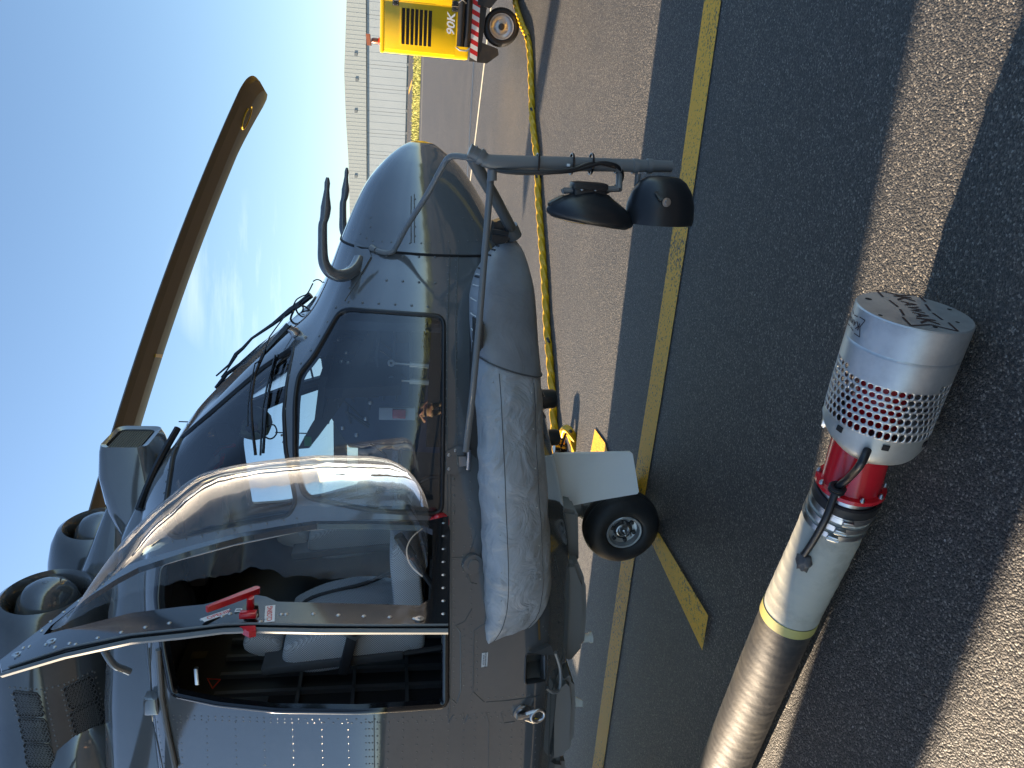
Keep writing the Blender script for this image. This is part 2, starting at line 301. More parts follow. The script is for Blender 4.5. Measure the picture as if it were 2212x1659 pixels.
# ------------------------------------------------------------------ hangar
CLAD = P('pale_cladding', (.38, .44, .48), .55, 0, .3, noise=(.05, (.34, .40, .43), .4, .7))
ROOFC = P('pale_green_fascia', (.37, .42, .43), .5, 0, .3)
RIBM = P('cladding_rib', (.32, .37, .40), .6)
SEAMM = P('cladding_joint', (.16, .19, .21), .7)
hb0, hb1 = ground(882.5, 140), ground(878.8, 290)
hdir = (hb1-hb0).normalized()                             # towards the left in the upright view
hb = empty('hangar', hb1, math.atan2(hdir.y, hdir.x))     # local x along the wall, -y is away
tag(hb, 'long pale hangar with ribbed sliding doors and a shallow ridged roof far behind the nose', 'hangar')
hn = Vector((hdir.y, -hdir.x, 0))                         # outward check
side = 1 if hn.y > 0 else -1
def hpt(x, y, off=0.0):                                   # picture point -> (along wall, height)
    d = ray(x, y); n = Vector((-hdir.y, hdir.x, 0)); t = (hb1-CAMP).dot(n)/d.dot(n); q = CAMP+d*t
    return (q-hb1).dot(hdir), q.z
eave = hpt(791.5, 200)[1]; x_far = hpt(792, 470)[0]+4; x_near = hpt(792, -60)[0]-40
bk = -1 if Vector((-hdir.y, hdir.x, 0)).y < 0 else 1       # local y sign that points away from us
mb = MB(); mb.box(((x_far+x_near)/2, bk*22, eave/2), (x_far-x_near, 43.4, eave)); mb.build('wall', CLAD, hb, False)
# sliding door leaves, each a panel
px = x_near; i = 0
while px < x_far-3:
    wd = 5.4; mb = MB(); off = -.10
    mb.box((px+wd/2, bk*off, eave/2+.15), (wd-.07, .06, eave-.5)); p_ = mb.build('door_panel', CLAD, hb, False)
    m2 = MB()
    for k in range(3): m2.box((px+wd*(k+.5)/3, bk*(off-.035), eave/2+.15), (.06, .012, eave-.7))
    m2.build('rib', RIBM, p_, False)
    px += wd; i += 1
ftop = []
for x, y in ((745, -60), (749, 0), (745, 117), (743.7, 156), (745.5, 210), (747.6, 260), (752.8, 344), (755, 432), (756, 480)): ftop.append(hpt(x, y))
m3 = MB(); xs = [f[0] for f in ftop]; zs = [f[1] for f in ftop]
xs[0] = x_near; xs[-1] = x_far; zs[0] = zs[1]-2
n = len(xs); fr_ = [(x, -bk*.25 if False else bk*-.5, z) for x, z in zip(xs, zs)]; bt = [(x, bk*-.5, eave+.02) for x in xs]
bkp = [(x, bk*44.3, z) for x, z in zip(xs, zs)]; bb = [(x, bk*44.3, eave+.02) for x in xs]
m3.add(fr_+bt+bkp+bb, [(i, i+1, n+i+1, n+i) for i in range(n-1)]+[(i, i+1, 2*n+i+1, 2*n+i) for i in range(n-1)]+[(2*n+i, 2*n+i+1, 3*n+i+1, 3*n+i) for i in range(n-1)]+[(n+i, n+i+1, 3*n+i+1, 3*n+i) for i in range(n-1)]+[(0, n, 3*n, 2*n), (n-1, 2*n-1, 4*n-1, 3*n-1)])
rf = m3.build('roof', ROOFC, hb, False)
m4 = MB(); x = x_near+1
def ztop(x): return float(np.interp(x, xs, zs))
while x < x_far:
    m4.box((x, bk*-.507, (eave+ztop(x))/2), (.12, .012, ztop(x)-eave-.15)); x += .95
tag(m4.build('fascia_rib', SEAMM if False else P('fascia_rib_paint', (.35, .40, .41), .6), rf, False), kind='stuff')
for x, y in ((769, 117), (771, 172), (769, 240), (769, 380)):
    a, z = hpt(x, y); m5 = MB(); m5.box((a, bk*-.55, z), (.7, .08, .7)); m5.build('vent', SEAMM, hb, False)
m5 = MB()
for k in range(14):
    a = x_near+10+k*5.4; m5.box((a, bk*-.8, .25), (.6, .4, .5))
tag(m5.build('door_roller', SEAMM, hb, False), kind='stuff')
# far bushes at the right-hand end of the hangar
LEAFM = P('leaf', (.07, .10, .035), .7, 0, .2, noise=(1.2, (.12, .13, .05), .4, .65))
def bush(name, c, r, h, n, label, cat, group=None, trunk=True, lw=.3):
    root = empty(name, c); tag(root, label, cat, group)
    cl = [(random.gauss(0, r*.4), random.gauss(0, r*.4), h*random.uniform(.45, .85)) for _ in range(9)]
    V = []; F = []
    for i in range(n):
        q = random.choice(cl); p = Vector(q)+Vector((random.gauss(0, r*.28), random.gauss(0, r*.28), random.gauss(0, h*.13)))
        a = Vector((random.gauss(0, 1), random.gauss(0, 1), random.gauss(0, 1))).normalized(); b = a.orthogonal().normalized(); k = len(V)
        s_ = lw*random.uniform(.5, 1.2); V += [p-a*s_, p+b*s_*.5, p+a*s_, p-b*s_*.5]; F.append((k, k+1, k+2, k+3))
    o = mesh('crown', V, F, LEAFM, root, False)
    if trunk:
        m = MB(); m.tube([(0, 0, 0), (r*.04, 0, h*.4), (0, r*.06, h*.75)], [h*.035, h*.025, h*.01], 8)
        for q in cl[:5]: m.tube([(0, 0, h*.35), Vector(q)], [h*.014, h*.005], 6)
        m.build('trunk', BARK, root)
    return root
BARK = P('bark', (.09, .07, .05), .9, 0, .2)
fb = ground(872, 455)
bush('bush', (fb.x*.9, fb.y*.9, 0), 5, 13, 1500, 'small far tree showing between the horn probe and the nose', 'tree', lw=.8)
# wood behind the photographer (seen mirrored in paint and glazing): one distant mass
V = []; F = []
for i in range(60):
    a = math.radians(190+i*160/59)+random.uniform(-.02, .02); d = random.uniform(95, 125); h = random.uniform(6, 11)
    cx, cy = math.cos(a)*d, math.sin(a)*d
    for j in range(260):
        p = Vector((cx+random.gauss(0, h*.3), cy+random.gauss(0, h*.3), abs(random.gauss(h*.45, h*.26))))
        q = Vector((random.gauss(0, 1), random.gauss(0, 1), random.gauss(0, 1))).normalized(); b = q.orthogonal().normalized(); k = len(V)
        V += [p-q, p+b*.7, p+q, p-b*.7]; F.append((k, k+1, k+2, k+3))
tag(mesh('woodland', V, F, LEAFM, None, False), 'distant dark wood across the airfield mirrored in the glossy paint', kind='stuff')

# ================================================================== HELICOPTER
HO = Vector((-0.64, 4.5, 0)); HA = math.radians(-18.5)
heli = empty('helicopter', HO, HA)
tag(heli, 'large dark grey military helicopter with its near cockpit door standing open', 'helicopter')
HM = Matrix.Translation(HO) @ Matrix.Rotation(HA, 4, 'Z'); HI = HM.inverted(); HR = HI.to_3x3()
LC = HI @ CAMP                                            # the viewpoint in helicopter coordinates
def lray(x, y): return HR @ ray(x, y)
def onY(x, y, v): d = lray(x, y); return LC+d*((v-LC.y)/d.y)
def onX(x, y, v): d = lray(x, y); return LC+d*((v-LC.x)/d.x)
def onZ(x, y, v): d = lray(x, y); return LC+d*((v-LC.z)/d.z)
# hull sections: X, then seven corner points (half width, height), corner rounding
ST = [
 (2.043, (0, 1.56), (.004, 1.558), (.008, 1.550), (.010, 1.54), (.008, 1.53), (.004, 1.522), (0, 1.52), .45),
 (2.032, (0, 1.605), (.036, 1.60), (.070, 1.58), (.085, 1.54), (.070, 1.495), (.036, 1.475), (0, 1.47), .45),
 (1.995, (0, 1.665), (.075, 1.66), (.135, 1.62), (.165, 1.54), (.135, 1.455), (.075, 1.415), (0, 1.41), .45),
 (1.93, (0, 1.735), (.12, 1.73), (.215, 1.67), (.265, 1.53), (.215, 1.395), (.12, 1.335), (0, 1.33), .45),
 (1.83, (0, 1.815), (.16, 1.808), (.305, 1.72), (.37, 1.52), (.30, 1.32), (.16, 1.253), (0, 1.25), .45),
 (1.69, (0, 1.886), (.20, 1.88), (.405, 1.77), (.485, 1.50), (.40, 1.24), (.21, 1.167), (0, 1.16), .45),
 (1.52, (0, 1.955), (.24, 1.948), (.50, 1.82), (.60, 1.48), (.50, 1.15), (.28, 1.085), (0, 1.075), .44),
 (1.40, (0, 2.00), (.29, 1.99), (.60, 1.86), (.71, 1.47), (.61, 1.12), (.35, 1.04), (0, 1.03), .42),
 (1.28, (0, 2.05), (.33, 2.035), (.69, 1.91), (.81, 1.47), (.70, 1.10), (.41, 1.01), (0, 1.0), .40),
 (1.14, (0, 2.13), (.36, 2.11), (.78, 1.97), (.92, 1.48), (.79, 1.08), (.45, .965), (0, .955), .35),
 (1.03, (0, 2.24), (.38, 2.21), (.84, 2.02), (.99, 1.50), (.85, 1.06), (.48, .93), (0, .92), .30),
 (.865, (0, 2.42), (.40, 2.39), (.90, 2.11), (1.06, 1.52), (.92, 1.03), (.52, .885), (0, .87), .27),
 (.68, (0, 2.60), (.42, 2.56), (.935, 2.26), (1.12, 1.55), (.97, 1.0), (.56, .835), (0, .82), .25),
 (.47, (0, 2.785), (.45, 2.75), (.95, 2.48), (1.17, 1.58), (1.02, .97), (.60, .78), (0, .76), .24),
 (.25, (0, 2.92), (.50, 2.90), (.95, 2.70), (1.21, 1.62), (1.06, .94), (.64, .72), (0, .70), .22),
 (0, (0, 2.98), (.55, 2.97), (.95, 2.79), (1.24, 1.66), (1.10, .90), (.68, .665), (0, .65), .20),
 (-.35, (0, 3.0), (.60, 2.99), (.96, 2.82), (1.26, 1.70), (1.13, .87), (.72, .635), (0, .62), .17),
 (-.8, (0, 3.0), (.60, 2.99), (.96, 2.83), (1.27, 1.72), (1.14, .85), (.74, .62), (0, .60), .14),
 (-1.6, (0, 3.0), (.60, 2.99), (.96, 2.83), (1.27, 1.72), (1.14, .84), (.74, .61), (0, .60), .12),
 (-4.5, (0, 3.0), (.60, 2.99), (.96, 2.83), (1.27, 1.72), (1.14, .84), (.74, .61), (0, .60), .12),
 (-7.8, (0, 3.0), (.60, 2.99), (.96, 2.83), (1.27, 1.72), (1.14, .84), (.74, .61), (0, .60), .12),
 (-10, (0, 2.9), (.35, 2.88), (.55, 2.75), (.72, 2.0), (.6, 1.5), (.4, 1.35), (0, 1.3), .2),
 (-13.2, (0, 2.75), (.15, 2.74), (.25, 2.65), (.32, 2.3), (.25, 2.0), (.15, 1.9), (0, 1.88), .3)]
SA = np.array([[r[0]]+[c for p in r[1:8] for c in p]+[r[8]] for r in ST])
NS = len(ST); TMAX = 11.0; S_SEAM = 6.0
def F(s, t):
    s = np.clip(np.asarray(s, float), 0, NS-1-1e-9); t = np.clip(np.asarray(t, float), 0, TMAX-1e-9)
    i = np.floor(s).astype(int); u = (s-i)[..., None]
    p0 = SA[np.maximum(i-1, 0)]; p1 = SA[i]; p2 = SA[i+1]; p3 = SA[np.minimum(i+2, NS-1)]
    h1 = (p2[..., :1]-p1[..., :1]); d0 = np.where(i[..., None] > 0, (p2-p0)/np.where(abs(p2-p0)[..., :1] < 1e-9, 1, (p2-p0)[..., :1]), (p2-p1)/h1)
    d1 = (p3-p1)/((p3-p1)[..., :1]); dm0 = d0*h1; dm1 = d1*h1
    h00 = 2*u**3-3*u**2+1; h10 = u**3-2*u**2+u; h01 = -2*u**3+3*u**2; h11 = u**3-u**2
    r = h00*p1+h10*dm0+h01*p2+h11*dm1; r[..., 0] = (p1+(p2-p1)*u)[..., 0]
    C = r[..., 1:15].reshape(r.shape[:-1]+(7, 2)); f = r[..., 15]
    k = np.floor(t).astype(int); v = t-k; line = (k % 2 == 0); j = k//2
    def g(idx): return np.take_along_axis(C, np.clip(idx, 0, 6)[..., None, None].repeat(2, -1), axis=-2)[..., 0, :]
    f_ = f[..., None]; v = v[..., None]
    A, B = g(j), g(j+1)
    fa = np.where(j[..., None] == 0, 0, f_); fb = np.where(j[..., None] == 5, 0, f_)
    a = A+(B-A)*fa; b = B+(A-B)*fb; L_ = a+(b-a)*v
    Cc = g(j+1); q0 = Cc+(g(j)-Cc)*f_; q2 = Cc+(g(j+2)-Cc)*f_
    Q = (1-v)**2*q0+2*v*(1-v)*Cc+v*v*q2
    yz = np.where(line[..., None], L_, Q)
    return np.stack([r[..., 0], -yz[..., 0], yz[..., 1]], -1)      # starboard half (-y)
def FN(s, t, e=.02):
    s = np.asarray(s, float); t = np.asarray(t, float)
    a = F(s+e, t)-F(s-e, t); b = F(s, t+e)-F(s, t-e); n = np.cross(b, a)
    l = np.linalg.norm(n, axis=-1, keepdims=True); n = n/np.where(l < 1e-12, 1, l)
    return n
_t = FN(np.array([15.0]), np.array([5.5]))[0]; NSIGN = 1.0 if _t[1] < 0 else -1.0
gs = np.concatenate([np.linspace(0, 6, 49), np.linspace(6, 18, 97)[1:], np.linspace(18, 22, 17)[1:]]); gt = np.linspace(0, TMAX, 89)
GS, GT = np.meshgrid(gs, gt, indexing='ij'); GP = F(GS, GT)
nt_ = len(gt); gv = [Vector(p) for p in GP.reshape(-1, 3)]
gf = [(i*nt_+j, i*nt_+j+1, (i+1)*nt_+j+1, (i+1)*nt_+j) for i in range(len(gs)-1) for j in range(nt_-1)]
HB = BVHTree.FromPolygons(gv, gf)
def toST(p, idx):
    i, j = divmod(idx, nt_-1); q = gv[gf[idx][0]]; du = gv[gf[idx][3]]-q; dv = gv[gf[idx][1]]-q; r = p-q
    a, b, c = du.dot(du), du.dot(dv), dv.dot(dv); D = a*c-b*b
    if abs(D) < 1e-16: return gs[i], gt[j]
    u = (c*r.dot(du)-b*r.dot(dv))/D; v = (a*r.dot(dv)-b*r.dot(du))/D
    return gs[i]+min(max(u, 0), 1)*(gs[i+1]-gs[i]), gt[j]+min(max(v, 0), 1)*(gt[j+1]-gt[j])
def hit(x, y):
    d = lray(x, y); p, n, i, _ = HB.ray_cast(LC, d, 30)
    if p is None:
        best = None
        for k in range(8, 90):                             # just outside the outline: nearest point
            q = LC+d*(k*.1); r = HB.find_nearest(q)
            if best is None or r[3] < best[3]: best = r
        p, i = best[0], best[2]
    return toST(p, i)
def dense(path, step=6.0):
    out = []
    for a, b in zip(path[:-1], path[1:]):
        n = max(1, int(math.hypot(b[0]-a[0], b[1]-a[1])/step)); out += [(a[0]+(b[0]-a[0])*k/n, a[1]+(b[1]-a[1])*k/n) for k in range(n)]
    return out+[path[-1]]
def surf(path, off=0.0, step=6.0, closed=False):
    pth = dense(path+[path[0]] if closed else path, step)
    if closed: pth = pth[:-1]
    st = np.array([hit(*q) for q in pth]); P_ = F(st[:, 0], st[:, 1]); N_ = FN(st[:, 0], st[:, 1])*NSIGN
    return [Vector(p)+Vector(n)*off for p, n in zip(P_, N_)], [Vector(n) for n in N_], st
SA_, TA_ = .34, .16                                        # metric-like scaling for triangulation
def round_poly(pts, r=12, n=4):
    out = []; m = len(pts)
    for i in range(m):
        a, b, c = Vector(pts[i-1]), Vector(pts[i]), Vector(pts[(i+1) % m]); ra = min(r, (a-b).length*.45, (c-b).length*.45)
        p = b+(a-b).normalized()*ra; q = b+(c-b).normalized()*ra
        for k in range(n+1):
            t = k/n; v = p*(1-t)**2+b*2*t*(1-t)+q*t*t; out.append((v.x, v.y))
    return out
WIN = round_poly([(736, 666), (675, 772), (645, 806), (636, 861), (636, 1000), (655, 1075), (800, 1104), (955, 1112), (958, 900), (959, 682)], 22)
PANE = round_poly([(635, 747), (567, 792), (390, 945), (372, 985), (356, 1090), (358, 1148), (376, 1163), (500, 1136), (622, 1114), (639, 1085), (617, 972), (613, 890), (619, 829)], 12)
DOORWAY = round_poly([(963, 1525), (780, 1537), (600, 1535), (470, 1521), (372, 1500), (352, 1400), (338, 1290), (345, 1215), (500, 1172), (660, 1138), (800, 1130), (964, 1132)], 16)
RECESS = round_poly([(1136, 1413), (1178, 1411), (1178, 1470), (1134, 1478)], 7)
DEFS = {'side_window': WIN, 'windshield_pane': PANE, 'doorway': DOORWAY, 'step_recess': RECESS}
POLY = {}
for k, pl_ in DEFS.items():
    pth = dense(pl_+[pl_[0]], 9)[:-1]; POLY[k] = np.array([hit(*q) for q in pth])
def pip(poly, x, y):
    n = len(poly); x0, y0 = poly[:, 0], poly[:, 1]; x1, y1 = np.roll(x0, -1), np.roll(y0, -1)
    c = ((y0 > y) != (y1 > y)) & (x < (x1-x0)*(y-y0)/np.where(y1 == y0, 1e-12, y1-y0)+x0)
    return bool(c.sum() % 2)
def triang(smin, smax, polys, ds, dt):
    ss = np.arange(smin, smax+1e-9, ds); ss[-1] = smax; tt = np.linspace(0, TMAX, int(TMAX/dt)+1)
    pts = []; edges = []
    bound = []
    for s_ in ss: bound.append((s_, 0.0))
    for t_ in tt[1:]: bound.append((smax, t_))
    for s_ in ss[::-1][1:]: bound.append((s_, TMAX))
    for t_ in tt[::-1][1:-1]: bound.append((smin, t_))
    pts += bound; edges += [(i, (i+1) % len(bound)) for i in range(len(bound))]
    allp = []
    for pl_ in polys:
        b0 = len(pts); pts += [tuple(q) for q in pl_]; edges += [(b0+i, b0+(i+1) % len(pl_)) for i in range(len(pl_))]; allp += [tuple(q) for q in pl_]
    ap = np.array(allp) if allp else np.zeros((0, 2))
    for s_ in ss[1:-1]:
        for t_ in tt[1:-1]:
            if len(ap) and np.min(((ap[:, 0]-s_)*SA_)**2+((ap[:, 1]-t_)*TA_)**2) < (.011)**2: continue
            pts.append((s_, t_))
    r = delaunay_2d_cdt([Vector((p[0]*SA_, p[1]*TA_)) for p in pts], edges, [], 0, 1e-5)
    V2 = np.array([(v.x/SA_, v.y/TA_) for v in r[0]]); return V2, r[2]
def build_patch(name, V2, faces, mat, parent, off=0.0, mirror=False):
    used = sorted({i for f in faces for i in f}); mp_ = {u: k for k, u in enumerate(used)}
    P_ = F(V2[used, 0], V2[used, 1]); N_ = FN(V2[used, 0], V2[used, 1])*NSIGN; P_ = P_+N_*off
    fc = [tuple(mp_[i] for i in f) for f in faces]
    if mirror: P_ = P_*np.array([1, -1, 1]); N_ = N_*np.array([1, -1, 1])
    # consistent winding along the normals
    f0 = fc[len(fc)//2]; a, b, c = P_[f0[0]], P_[f0[1]], P_[f0[2]]
    if np.dot(np.cross(b-a, c-a), N_[f0[0]]) < 0: fc = [f[::-1] for f in fc]
    return P_, N_, fc
def both(name, V2, faces, mat, parent, off=0.0):
    a = build_patch(name, V2, faces, mat, parent, off); b = build_patch(name, V2, faces, mat, parent, off, True); n = len(a[0])
    return mesh(name, np.concatenate([a[0], b[0]]), a[2]+[tuple(i+n for i in f) for f in b[2]], mat, parent, True, np.concatenate([a[1], b[1]]))
# nose cone
V2, fc = triang(0.0, S_SEAM-.02, [], .1, .25)
nose = both('nose_cone', V2, fc, PAINT, heli); nose['label'] = 'smooth rounded radome at the front'
# cockpit and cabin shell
names = list(POLY); V2, fc = triang(S_SEAM+.02, 18.0, [POLY[k] for k in names], .125, .24)
cl = {k: [] for k in names}; hull = []
for f in fc:
    c = V2[list(f)].mean(0); w_ = None
    for k in names:
        if pip(POLY[k], c[0], c[1]): w_ = k; break
    (cl[w_] if w_ else hull).append(f)
body = both('fuselage', V2, hull, PAINT, heli)
lin = both('cockpit_lining', V2, [f for f in hull if V2[list(f)].mean(0)[0] < 16.9 and V2[list(f)].mean(0)[0] > 7.2], P('cockpit_lining_paint', (.13, .14, .15), .6), body, -.028)
V3, f3 = triang(18.0, 22.0, [], .25, .5)
both('rear_fuselage', V3, f3, PAINT, heli)
for nm, mat in (('side_window', GLASS), ('windshield_pane', WSHIELD)):
    for mir in (False, True):
        a = build_patch(nm, V2, cl[nm], mat, body, -.006, mir); o = mesh(nm, a[0], a[2], mat, heli, True, a[1])
a = build_patch('door_window', V2, cl['doorway'], GLASS, body, -.004, True); mesh('port_door_window', a[0], a[2], GLASS, heli, True, a[1])
a = build_patch('step_cover', V2, cl['step_recess'], PAINT, body, 0, True); mesh('step_cover', a[0], a[2], PAINT, heli, True, a[1])
def ring(name, st, wd, thick, mat, parent, mir=False, inn=.0):
    P_ = F(st[:, 0], st[:, 1]); N_ = FN(st[:, 0], st[:, 1])*NSIGN; n = len(P_); V = []; Fs = []
    if mir: P_ = P_*[1, -1, 1]; N_ = N_*[1, -1, 1]
    T = np.roll(P_, -1, 0)-np.roll(P_, 1, 0); Bn = np.cross(T, N_); Bn /= np.linalg.norm(Bn, axis=1)[:, None]
    for p, nn, b in zip(P_, N_, Bn):
        for u, h in ((-wd, thick*.3), (-wd*.5, thick), (wd*.5, thick), (wd, thick*.3), (wd, -.03), (-wd, -.03)): V.append(p+b*u+nn*h)
    for i in range(n):
        for k in range(6): j = (i+1) % n; Fs.append((i*6+k, i*6+(k+1) % 6, j*6+(k+1) % 6, j*6+k))
    o = mesh(name, V, Fs, mat, parent); return sharp(o, 50)
SEAL = P('window_seal_rubber', (.012, .012, .013), .35, 0, .5)
for mir in (False, True):
    ring('window_seal', POLY['side_window'], .009, .007, SEAL, heli, mir)
    ring('windshield_seal', POLY['windshield_pane'], .010, .006, SEAL, heli, mir)
    ring('door_seal', POLY['doorway'], .017, .010, BLACK, heli, mir)
ring('recess_rim', POLY['step_recess'], .006, .004, DARKP, heli)
# recessed step box
P_ = F(POLY['step_recess'][:, 0], POLY['step_recess'][:, 1]); n = len(P_); Vb = [Vector(p) for p in P_]+[Vector(p)+Vector((0, .16, -.02)) for p in P_]
fixn(mesh('step_recess', Vb, [(i, (i+1) % n, n+(i+1) % n, n+i) for i in range(n)]+[tuple(range(n, 2*n))], PAINTM, heli, False))
# nose seam gap and a slim joint
def surf_tube(name, path, r, mat, parent, off=0.0, step=6, stuff=False):
    pts, _, _ = surf(path, off, step); m = MB(); m.tube(pts, r, 6); o = m.build(name, mat, parent)
    return o
GAP = P('panel_gap', (.008, .008, .009), .8)
seam = F(np.full(60, S_SEAM), np.linspace(0, TMAX, 60)); m = MB()
m.tube([tuple(q) for q in seam], .007, 6); m.tube([(q[0], -q[1], q[2]) for q in seam], .007, 6); m.build('nose_seam', GAP, nose)

# panel lines (raised lap edges) on the near side
LINES = [
 [(972, 540), (966, 700), (967, 1110)], [(990, 545), (984, 700), (986, 960)], [(974, 1020), (975, 1360), (972, 1540)],
 [(808, 1546), (809, 1659)], [(1198, 1200), (1222, 1300), (1215, 1420), (1190, 1500), (1184, 1659)],
 [(1050, 1517), (1100, 1513), (1165, 1503)], [(1024, 1362), (1022, 1495), (1046, 1517)], [(1024, 1362), (1050, 1345)],
 [(975, 1205), (1019, 1205)], [(1019, 1182), (1003, 1222), (1017, 1258), (1030, 1262)], [(1019, 1182), (1028, 1150)],
 [(1019, 1315), (1004, 1342), (984, 1352), (994, 1365), (995, 1490), (986, 1520), (975, 1510)], [(968, 1530), (970, 1560)], [(970, 1560), (978, 1545)],
 [(1000, 1540), (1005, 1560), (1010, 1545)], [(1050, 1540), (1056, 1562), (1055, 1659)], [(1082, 1540), (1088, 1562), (1112, 1558)],
 [(895, 420), (895, 524)], [(888, 424), (888, 524)], [(322, 1400), (330, 1560), (352, 1659)], [(300, 1380), (318, 1540), (336, 1659)],
 [(360, 1520), (372, 1659)], [(800, 560), (770, 610), (745, 650)], [(1040, 560), (1040, 530)]]
m = MB()
for l in LINES:
    pts, nn, _ = surf(l, .0005, 8); m.tube(pts, .0028, 5)
tag(m.build('panel_edge', P('panel_edge_paint', (.11, .12, .12), .25, 0, .7), body), kind='stuff')
def rivets(name, rows, spacing, r, mat, parent):
    m = MB()
    for row in rows:
        pts, nn, _ = surf(row, 0, 5); acc = 0; m.dome(pts[0], nn[0], r)
        for i in range(1, len(pts)):
            seg = (pts[i]-pts[i-1]).length
            if seg > .25: continue
            acc += seg
            if acc >= spacing: m.dome(pts[i], nn[i], r); acc = 0
    return tag(m.build(name, mat, parent, True, 80), kind='stuff')
rivets('rivet', [[(980, 1030), (980, 1530)], [(1016, 1020), (1018, 1530)], [(968, 560), (962, 1000)], [(985, 562), (988, 960)],
 [(375, 1545), (600, 1552), (800, 1554), (1000, 1545), (1180, 1530)], [(375, 1553), (600, 1560), (800, 1562), (1000, 1553), (1180, 1540)],
 [(790, 1560), (791, 1655)], [(797, 1560), (798, 1655)], [(804, 1560), (805, 1655)], [(815, 1560), (816, 1655)]]+
 [[(x, 1560), (x+3, 1656)] for x in (383, 391, 446, 508, 570, 632, 695, 752)]+[[(x, 1562), (x-3, 1656)] for x in (840, 871, 902, 935, 969, 1002, 1026, 1081, 1105, 1127, 1158)]+
 [[(1002, 1360), (1002, 1490)], [(1030, 1370), (1030, 1495)], [(1055, 1508), (1150, 1500)], [(1188, 1200), (1210, 1300), (1204, 1420), (1180, 1500)], [(1196, 1180), (1200, 1230)],
  [(1165, 1340), (1190, 1380), (1185, 1440)], [(340, 1560), (355, 1655)], [(310, 1430), (325, 1560)], [(975, 1080), (1015, 1080)], [(1003, 1180), (995, 1220), (1010, 1252)]],
 .036, .0046, RIVM, body)
rivets('screw', [[(752, 652), (955, 664)], [(790, 560), (745, 640)], [(725, 664), (664, 770), (622, 815)], [(620, 822), (612, 960)], [(800, 552), (965, 556)],
 [(634, 760), (618, 840), (607, 960)], [(382, 965), (366, 1000), (350, 1090)], [(372, 1170), (500, 1146), (612, 1124)], [(835, 606), (950, 612)],
 [(980, 1105), (980, 1020)], [(605, 1120), (655, 1120)]], .075, .007, RIVM, body)
rivets('rivet', [[(778, 505), (800, 520), (900, 526), (1050, 518)], [(800, 470), (800, 500)], [(1000, 470), (1040, 480)], [(897, 430), (897, 520)]], .045, .0045, RIVM, nose)

# flush lettering and small marks on the skin
PLATEW = P('label_white', (.75, .76, .76), .5); INK = P('label_ink', (.03, .03, .035), .6); INKY = P('label_yellow', (.72, .50, .04), .5); INKR = P('label_red', (.55, .02, .02), .5)
dusty(ACRYL, .06); dusty(GLASS, .01)
def at_surf(x, y, off=.002):
    s_, t_ = hit(x, y); p = Vector(F(np.array([s_]), np.array([t_]))[0]); n = Vector(FN(np.array([s_]), np.array([t_]))[0]*NSIGN); return p+n*off, n
p, n = at_surf(1046.5, 1424.5, .002); X_ = Vector((1, 0, 0)); X_ = (X_-n*X_.dot(n)).normalized(); U_ = n.cross(X_)
lb = MB(); lb.box(p, (.082, .031, .0015), Matrix((X_, U_, n)).transposed()); lbo = lb.build('access_label', PLATEW, heli, False)
text_mesh('lettering', 'ACCES SOUS\nPLANCHER PILOTE', .0105, INK, lbo, frame(p+n*.0012, X_, U_), .0003)
p, n = at_surf(1154, 1555, .003); X_ = (Vector((1, 0, 0))-n*n.x).normalized(); U_ = n.cross(X_)
text_mesh('yellow_number', '4', .055, INKY, heli, frame(p, (X_-U_*.3), U_), .0008, bold=.002)
p, n = at_surf(1099, 1345+30, .002)
mk = MB(); pts, nn, _ = surf([(1163, 1338), (1165, 1382)], .0016, 5); a = nn[0].cross(pts[1]-pts[0]).normalized()*.006
mk.add([q-a for q in pts]+[q+a for q in pts], [(i, i+1, len(pts)+i+1, len(pts)+i) for i in range(len(pts)-1)]); mk.build('brown_stripe', P('brown_stripe_paint', (.20, .12, .04), .5), heli, False)

# roof: domed air box, engine inlets and cowlings
m = MB()
def rrect(x, y0, y1, z0, z1, r=.05, n=4, lean=0.0):
    out = []
    for cy, cz, a0 in ((y1-r, z1-r, 0), (y0+r, z1-r, 90), (y0+r, z0+r, 180), (y1-r, z0+r, 270)):
        for k in range(n+1):
            a = math.radians(a0+90*k/n); yy = cy+r*math.cos(a); zz = cz+r*math.sin(a); out.append((x-lean*(zz-z0), yy, zz))
    return out
def loftrings(rs, capA=True, capB=True):
    n = len(rs[0]); V = [q for r in rs for q in r]; Fc = [(i*n+k, i*n+(k+1) % n, (i+1)*n+(k+1) % n, (i+1)*n+k) for i in range(len(rs)-1) for k in range(n)]
    if capA: Fc.append(tuple(range(n)))
    if capB: Fc.append(tuple((len(rs)-1)*n+k for k in range(n)))
    return V, Fc
ab = [rrect(.235, -.125, .125, 3.065, 3.235, .04), rrect(.30, -.13, .13, 3.05, 3.25, .045), rrect(.31, -.16, .16, 3.02, 3.27, .05), rrect(.27, -.17, .17, 3.0, 3.28, .06), rrect(.12, -.185, .185, 2.96, 3.30, .08),
      rrect(-.10, -.20, .20, 2.92, 3.28, .11), rrect(-.35, -.19, .19, 2.9, 3.20, .11), rrect(-.6, -.14, .14, 2.9, 3.15, .08)]
V, Fc = loftrings(ab, False, True); airb = sharp(mesh('air_intake_box', V, Fc, PAINT, heli), 50)
m = MB(); m.add(*[(rrect(.255, -.126, .126, 3.06, 3.24, .04)), [tuple(range(20))]]); m.build('intake_floor', GAP, airb, False)
MESHM = P('intake_wire', (.20, .18, .13), .5, .4); m = MB()
for k in range(19): m.tube([(.29, -.12+k*.0133, 3.07), (.29, -.12+k*.0133, 3.235)], .0022, 4)
for k in range(13): m.tube([(.292, -.122, 3.07+k*.0135), (.292, .122, 3.07+k*.0135)], .0022, 4)
tag(m.build('wire_mesh', MESHM, airb, False), kind='stuff')
